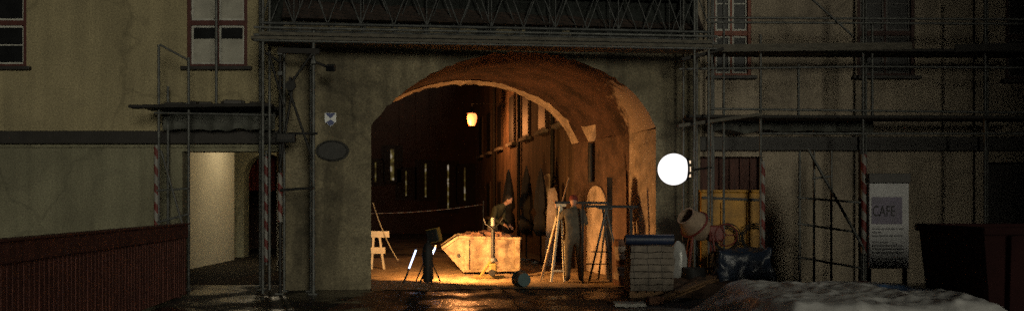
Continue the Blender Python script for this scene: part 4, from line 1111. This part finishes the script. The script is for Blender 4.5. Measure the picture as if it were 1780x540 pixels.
for i, (a, bq, lab) in enumerate((((1140, 522), (1236, 486), 'raw timber plank lying lowest on the dirt heap'), ((1158, 532), (1262, 494), 'raw timber plank nearest to the grey tarp edge'), ((1178, 506), (1250, 478), 'short raw timber plank higher up the dirt heap'))):
    p, q = P(*a, 14.3 + .2 * i), P(*bq, 16.2); p.z = max(p.z, .05); q.z = .30
    b = MB(); b.beam(p, q, .12, .035); tag(b.build('timber_plank', M['wood'], bevel=.005), lab, 'plank', 'planks on the dirt heap')

# ------------------------------------------------------------------ concrete mixer
YM = 16.6; gz = .28
c = P(1208, 391, YM)
t = thing('concrete_mixer', (XA(1222, YM), YM, gz), 'dusty concrete mixer with red frame standing under the globe lamp', 'concrete mixer')
axm = V(-.55, -.35, .5).normalized()
b = MB(); b.lathe([(0, -.32), (.13, -.32), (.25, -.16), (.275, .02), (.25, .08), (.17, .28), (.185, .3), (.16, .3), (.22, .06), (.2, -.14), (0, -.26)], c, axm, 26); b.build('drum', M['mixer'], t, smooth=True)
b = MB(); b.torus(c + axm * .02, axm, .283, .022, 30); b.build('ring_gear', M['red_paint'], t, smooth=True)
hub = c - axm * .33
b = MB(); b.path([hub, hub + V(.1, .02, -.05), V(c.x + .22, YM, c.z - .1)], .035); b.build('yoke', M['red_paint'], t, smooth=True)
wc = P(1262, 408, YM - .15)
b = MB(); b.torus(wc, (.1, 1, 0), .2, .014, 30)
for k in range(3): a = k * 2.09; b.tube(wc, wc + V(.2 * math.cos(a), 0, .2 * math.sin(a)), .01)
b.build('tilt_wheel', M['red_paint'], t, smooth=True)
b = MB(); b.box(P(1243, 405, YM), (.28, .26, .3)); b.build('motor_housing', M['red_paint'], t, bevel=.03)
for dx, dy in ((-.3, -.2), (-.3, .2), (.28, -.2), (.28, .2)):
    b = MB(); b.tube((c.x + .12 + dx * .6, YM + dy * .6, c.z - .12), (c.x + .12 + dx, YM + dy, gz - .1), .024); b.build('leg', M['red_paint'], t)
for sx in (-.26, .26):
    b = MB(); b.lathe([(0, -.04), (.1, -.04), (.13, -.02), (.13, .02), (.1, .04), (0, .04)], (c.x + .12 + .3, YM + sx, gz + .05), (0, 1, 0), 22); b.build('wheel', M['black'], t, smooth=True)
b = MB(); b.beam((c.x - .2, YM - .15, gz + .12), (c.x + .45, YM - .15, gz + .14), .04, .04); b.build('crossbar', M['red_paint'], t)
# cement sack upright beside
b = MB(); q = P(1180, 418, 16.2)
b.lathe([(0, -.36), (.12, -.36), (.15, -.2), (.14, .1), (.11, .3), (.03, .38), (0, .39)], V(q.x, 16.2, .54), n=16)
for v in b.v: v.y = 16.2 + (v.y - 16.2) * .6
o = b.build('cement_sack', M['film']); rough_mesh(o, .02, 7)
for p in o.data.polygons: p.use_smooth = True
tag(o, 'crumpled pale sack standing between block pallet and concrete mixer', 'sack')
b = MB(); b.lathe([(0, 0), (.2, 0), (.23, .1), (.2, .24), (0, .26)], (XA(1205, 16.1), 16.1, .2), n=18); o = b.build('dark_sack', M['black'], smooth=True); rough_mesh(o, .05, 5)
tag(o, 'slumped black sack lying below the concrete mixer drum', 'sack')

# ------------------------------------------------------------------ yellow site container in the corner
xa_, xb_ = XA(1218, 17.35), XA(1327, 17.35); zt_ = ZA(334, 17.35)
t = thing('yellow_container', ((xa_+xb_)/2, 17.6, 0), 'tall yellow steel container in front of the red brown door', 'container')
b = MB(); b.span((xa_, 17.35, .12), (xb_, 17.93, zt_)); b.build('body', M['yellow'], t, bevel=.02)
b = MB(); b.beam((xa_ + .02, 17.33, zt_ - .10), (xb_ - .03, 17.33, zt_ - .15), .03, .05); b.build('lid_edge', M['band'], t)
b = MB(); b.span((xa_ - .02, 17.31, zt_ + .001), (xb_ + .02, 17.95, zt_ + .05)); b.build('lid', M['yellow'], t, bevel=.012)
for x in (xa_ + .42, xb_ - .3):
    b = MB(); b.span((x - .03, 17.31, .2), (x + .03, 17.348, zt_ - .2)); b.build('rib', M['yellow'], t, bevel=.008)
b = MB(); b.span((xa_ + .05, 17.4, 0), (xb_ - .05, 17.9, .12)); b.build('skid', M['steel_black'], t)
for px, lab in ((1264, 'black hose coil hanging on the yellow container behind the mixer wheel'), (1312, 'black hose coil hanging at the right edge of the yellow container')):
    q = P(px, 412, 17.24); b = MB(); 
    for k in range(3): b.torus(q + V(0, .02 * k - .02, -.012 * k), (0, 1, .05), .27 - .03 * k, .011, 30)
    tag(b.build('hose_coil', M['black'], smooth=True), lab, 'hose', 'hose coils on the yellow container')

# blue tarp pile
def tarp_box(name, x0, x1, y0, y1, h, m, amt=.06, n=22, seed=1.):
    b = MB(); vs = []
    for j in range(n + 1):
        for i in range(n + 1):
            u, v = i / n, j / n
            e = min(u, 1 - u, v, 1 - v) * n
            k = min(1., e / 2.2); k = k * k * (3 - 2 * k)
            x = x0 + (x1 - x0) * u; y = y0 + (y1 - y0) * v
            z = h * k * (.9 + .16 * mnoise.noise(Vector((u * 3 + seed, v * 3, seed)))) + amt * mnoise.noise(Vector((u * 9 + seed, v * 9, 2))) * (k > .05)
            vs.append((x + amt * .6 * mnoise.noise(Vector((u * 7, v * 7, seed + 4))), y + amt * .8 * mnoise.noise(Vector((u * 8, v * 6, seed + 9))), max(.0, z)))
    b.add(vs, [(j*(n+1)+i, j*(n+1)+i+1, (j+1)*(n+1)+i+1, (j+1)*(n+1)+i) for j in range(n) for i in range(n)])
    return b.build(name, m, loc=((x0+x1)/2, (y0+y1)/2, 0), smooth=True)
b = MB(); b.box((0, 0, 0), (XA(1334, 16.2) - XA(1246, 16.2), .85, .78)); b.v = [v + V(XA(1290, 16.2), 16.3, .39) for v in b.v]
o = b.build('tarp_covered_pile', M['blue_tarp']); rough_mesh(o, .0, 1, 15)
for v in o.data.vertices:
    p = v.co + Vector(o.location); k = min(1, v.co.z / .3)
    v.co += Vector(mnoise.noise_vector(p * 2.6)) * .10 * k + Vector(mnoise.noise_vector(p * 7)) * .045 * k
    v.co.x *= 1.12 - .22 * v.co.z; v.co.y *= 1.1 - .2 * v.co.z
for p in o.data.polygons: p.use_smooth = True
tag(o, 'pile under a crumpled dark blue tarpaulin before the yellow container', 'tarp pile')

# big grey tarp in the foreground
NX, NY = 110, 70; b = MB(); vs = []; mi = []
tx0, tx1, ty0, ty1 = XA(1226, 11.6) - .2, XA(1640, 11.6) + .2, 8.9, 13.2
def tz(u, v):
    e = min(u * 1.0, (1 - u) * 1.3, v * 1.1, (1 - v) * 1.1); k = min(1., e / .24); k = k * k * (3 - 2 * k)
    x, y = tx0 + (tx1 - tx0) * u, ty0 + (ty1 - ty0) * v
    rd = 1 - abs(mnoise.noise(Vector((x * 1.9 + y * .5, y * 1.1 - x * .3, 8)))) * 2.4; rd2 = 1 - abs(mnoise.noise(Vector((x * 3.4 - y * 1.6, y * 3.0, 21)))) * 2.6
    fold = .035 * max(0, rd) ** 3 + .014 * max(0, rd2) ** 2 + .02 * mnoise.noise(Vector((x * 1.3, y * 1.3, 2))) + .045 * abs(mnoise.noise(Vector((x * 2.6 + y, y * 1.4, 8)))) + .018 * mnoise.noise(Vector((x * 7, y * 7, 5)))
    return max(.012, (.57) * k * (.9 + .15 * mnoise.noise(Vector((x * .6, y * .6, 3)))) + fold * min(1, k * 2 + .15) + .02)
for j in range(NY + 1):
    for i in range(NX + 1):
        u, v = i / NX, j / NY; x = tx0 + (tx1 - tx0) * u; y = ty0 + (ty1 - ty0) * v
        x += .5 * (v - .5) ** 2 * (1 if u < .5 else -.6) * 2.2 * (1 - abs(u - .5)); vs.append((x, y, tz(u, v)))
fs = [(j*(NX+1)+i, j*(NX+1)+i+1, (j+1)*(NX+1)+i+1, (j+1)*(NX+1)+i) for j in range(NY) for i in range(NX)]
for k, f in enumerate(fs):
    i, j = k % NX, k // NX; u, v = i / NX, j / NY
    m_ = 0
    if i < 1: m_ = 1
    if .66 < u < .80 and .44 < v < .60: m_ = 2
    if .66 < u < .84 and .70 < v < .75: m_ = 3
    mi.append(m_)
for f, m_ in zip(fs, mi): pass
b.v = [Vector(v) for v in vs]; b.f = [list(f) for f in fs]; b.m = mi
M['tarp_hem'] = mat('orange_hem', (.30, .10, .03), .7); M['tarp_blue'] = mat('faded_blue_print', (.08, .16, .33), .55); M['tarp_red'] = mat('faded_red_print', (.36, .13, .12), .55)
o = b.build('tarp_covered_mound', [M['grey_tarp'], M['tarp_hem'], M['tarp_blue'], M['tarp_red']], loc=((tx0+tx1)/2, (ty0+ty1)/2, 0), smooth=True)
tag(o, 'wide low mound under a pale grey tarpaulin with orange hem and blue patch', 'tarp pile')
sb = o.modifiers.new('s', 'SUBSURF'); sb.levels = 1; sb.render_levels = 1

# ------------------------------------------------------------------ notice board
YN = 14.6; x0, x1 = XA(1511, YN), XA(1580, YN); zb_, zt_ = ZA(466, YN), ZA(318, YN)
t = thing('notice_board', ((x0+x1)/2, YN, 0), 'white standing notice board with purple poster behind the grey tarp', 'notice board')
b = MB(); b.span((x0, YN, zb_), (x1, YN + .06, zt_)); b.build('panel', M['panel'], t, bevel=.01)
b = MB(); b.span((x0 - .02, YN - .04, zt_ + .001), (x1 + .02, YN + .12, ZA(301, YN))); b.build('header', M['band'], t, bevel=.01)
px0, px1, pz0, pz1 = XA(1515, YN), XA(1568, YN), ZA(389, YN), ZA(342, YN)
b = MB(); b.span((px0, YN - .008, pz0), (px1, YN - .002, pz1)); po = b.build('poster', M['poster'], t)
cu = bpy.data.curves.new('lettering', 'FONT'); cu.body = 'CAFE'; cu.size = .20; cu.align_x = 'LEFT'; cu.extrude = .001
to = bpy.data.objects.new('lettering', cu); col.objects.link(to); bpy.context.view_layer.update()
tm = bpy.data.meshes.new_from_object(to.evaluated_get(bpy.context.evaluated_depsgraph_get())); bpy.data.objects.remove(to)
tm.materials.clear(); tm.materials.append(M['black']); tm.name = 'lettering'
tm.transform(Matrix.Translation(V(px0 + .01 - (x0+x1)/2, -.012, pz0 + .13)) @ Matrix.Rotation(R(90), 4, 'X') @ Matrix.Diagonal((.8, 1.25, 1, 1)))
lo = bpy.data.objects.new('lettering', tm); col.objects.link(lo); lo.parent = po
random.seed(21)
for za in (396, 402, 408, 419, 425, 431, 437, 448, 454, 460):
    b = MB(); x = x0 + .05
    while x < x1 - .12:
        wd = random.uniform(.03, .10); xe = min(x + wd, x1 - .05); b.span((x, YN - .006, ZA(za + 2.6, YN)), (xe, YN - .002, ZA(za, YN))); x = xe + .016
        if random.random() < .06: break
    b.build('printed_line', M['ink_dark'], t)
for x in (x0 + .03, x1 - .03):
    b = MB(); b.span((x - .03, YN + .062, 0), (x + .03, YN + .12, zt_ - .02)); b.build('leg', M['steel_black'], t)
b = MB(); b.span((x0, YN - .12, .02), (x1, YN + .3, .10)); b.build('foot', M['black'], t, bevel=.01)

# ------------------------------------------------------------------ dark maroon container at the right edge
YO = 10.0; x0 = XA(1597, YO + 1.6); z1 = ZA(401, YO); x1 = x0 + 2.6
t = thing('maroon_skip', ((x0+x1)/2, YO + .8, 0), 'dark maroon steel skip at the right edge of the street', 'skip')
b = MB(); b.add([(x0 + .12, YO + .05, .1), (x1 - .12, YO + .05, .1), (x1, YO, z1), (x0, YO, z1), (x0 + .12, YO + 1.55, .1), (x1 - .12, YO + 1.55, .1), (x1, YO + 1.6, z1), (x0, YO + 1.6, z1)],
    [(0,1,2,3),(5,4,7,6),(4,0,3,7),(1,5,6,2),(0,4,5,1)]); o = b.build('body', M['maroon'], t); o.modifiers.new('thick', 'SOLIDIFY').thickness = .03
b = MB(); b.beam((x0 - .03, YO - .02, z1), (x1 + .03, YO - .02, z1), .08, .09); b.beam((x0 - .03, YO + 1.62, z1), (x1 + .03, YO + 1.62, z1), .08, .09); b.beam((x0, YO, z1), (x0, YO + 1.6, z1), .08, .09); b.beam((x1, YO, z1), (x1, YO + 1.6, z1), .08, .09); b.build('rim', M['maroon'], t, bevel=.015)
for k in range(4):
    x = x0 + .3 + k * .66; b = MB(); b.beam((x, YO + .02, .12), (x, YO - .035, z1 - .05), .06, .08, up=(0, 1, 0)); b.build('rib', M['maroon'], t, bevel=.01)
b = MB(); b.span((x0 + .2, YO + .2, 0), (x1 - .2, YO + 1.4, .09)); b.build('skid', M['steel_black'], t)

# ------------------------------------------------------------------ red-brown fence on the left
pn, pf_ = V(-4.95, 7.0, 0), V(XA(322, 15.4), 15.4, 0); fd = (pf_ - pn).normalized(); FL = (pf_ - pn).length; FH = 1.24; fn = V(fd.y, -fd.x, 0)
t = thing('plank_fence', (pn + pf_) / 2, 'red brown plank fence with a wide top board at the left', 'fence')
b = MB(); random.seed(5); s = 0.
while s < FL:
    w = .105; p = pn + fd * (s + w / 2); h = FH - .18
    b.beam(p + V(0, 0, .05) + fn * random.uniform(-.004, .004), p + V(0, 0, h), .024, w - .016, up=fd); s += w + .018
b.build('palings', M['wood_red'], t)
b = MB(); b.beam(pn + V(0, 0, FH - .10) + fn * .035, pf_ + V(0, 0, FH - .10) + fn * .035, .035, .22); b.build('top_board', M['wood_red'], t, bevel=.006)
b = MB(); b.beam(pn + V(0, 0, FH + .025), pf_ + V(0, 0, FH + .025), .16, .03); b.build('cap', M['wood_red'], t, bevel=.006)
b = MB(); b.beam(pn + V(0, 0, .3) - fn * .03, pf_ + V(0, 0, .3) - fn * .03, .035, .09); b.build('rail', M['wood_red'], t)
for k in range(5):
    p = pn + fd * (FL * k / 4.0 * .98 + .05) - fn * .09; b = MB(); b.beam(p, p + V(0, 0, FH), .09, .09, up=fd); b.build('post', M['wood_red'], t)

# unseen house added behind the camera to shade the right end of the street
oh = thing('shade_blocker', (27, -9, 0), 'unseen house shaped block added behind the camera to shade the right end', 'house')
b = MB(); b.span((17.5, -14, 0), (50, -7, 19)); b.build('wall', M['plaster_right'], oh)
b = MB(); b.add([(17.2, -14.3, 19.01), (50, -14.3, 19.01), (50, -6.7, 19.01), (17.2, -6.7, 19.01), (17.2, -10.5, 22), (50, -10.5, 22)], [(0,1,5,4),(3,4,5,2),(0,4,3),(1,2,5),(0,3,2,1)]); b.build('roof', M['tiles'], oh)

# ------------------------------------------------------------------ sky and the faint night light
SUN_DIR = V(-.315, .95, -.135).normalized()
w = bpy.data.worlds.new('World'); scene.world = w; w.use_nodes = True
nt = w.node_tree; bg = nt.nodes['Background']; sky = nt.nodes.new('ShaderNodeTexSky'); sky.sky_type = 'NISHITA'; sky.sun_disc = False
to_sun = -SUN_DIR
sky.sun_elevation = math.asin(to_sun.z); sky.sun_rotation = math.atan2(to_sun.x, to_sun.y)
nt.links.new(sky.outputs['Color'], bg.inputs['Color']); bg.inputs['Strength'].default_value = .0011
sd = bpy.data.lights.new('sun', 'SUN'); sd.energy = .73; sd.angle = R(14); sd.color = (1., .94, .74)
so = bpy.data.objects.new('sun', sd); col.objects.link(so); so.rotation_euler = SUN_DIR.to_track_quat('-Z', 'Y').to_euler()

for m_ in bpy.data.materials:
    if m_ is not E_GLOBE: m_.cycles.emission_sampling = 'NONE'
# ------------------------------------------------------------------ camera
cd = bpy.data.cameras.new('camera'); cam = bpy.data.objects.new('camera', cd); col.objects.link(cam)
cam.location = (0, 0, CAMZ); cam.rotation_euler = (R(90), 0, 0)
cd.sensor_width = 36; cd.lens = 36 * FPX / 1780; cd.shift_y = (HY - 270) / 1780; cd.clip_end = 1000; cd.clip_start = .05
cd.dof.use_dof = True; cd.dof.focus_distance = 18; cd.dof.aperture_fstop = 1.2
scene.camera = cam
scene.render.engine = 'CYCLES'
scene.view_settings.view_transform = 'Standard'; scene.view_settings.look = 'None'
scene.view_settings.exposure = 0; scene.view_settings.gamma = 1
scene.cycles.use_denoising = False
scene.cycles.max_bounces = 6
scene.cycles.use_light_tree = False
scene.cycles.sample_clamp_indirect = .6
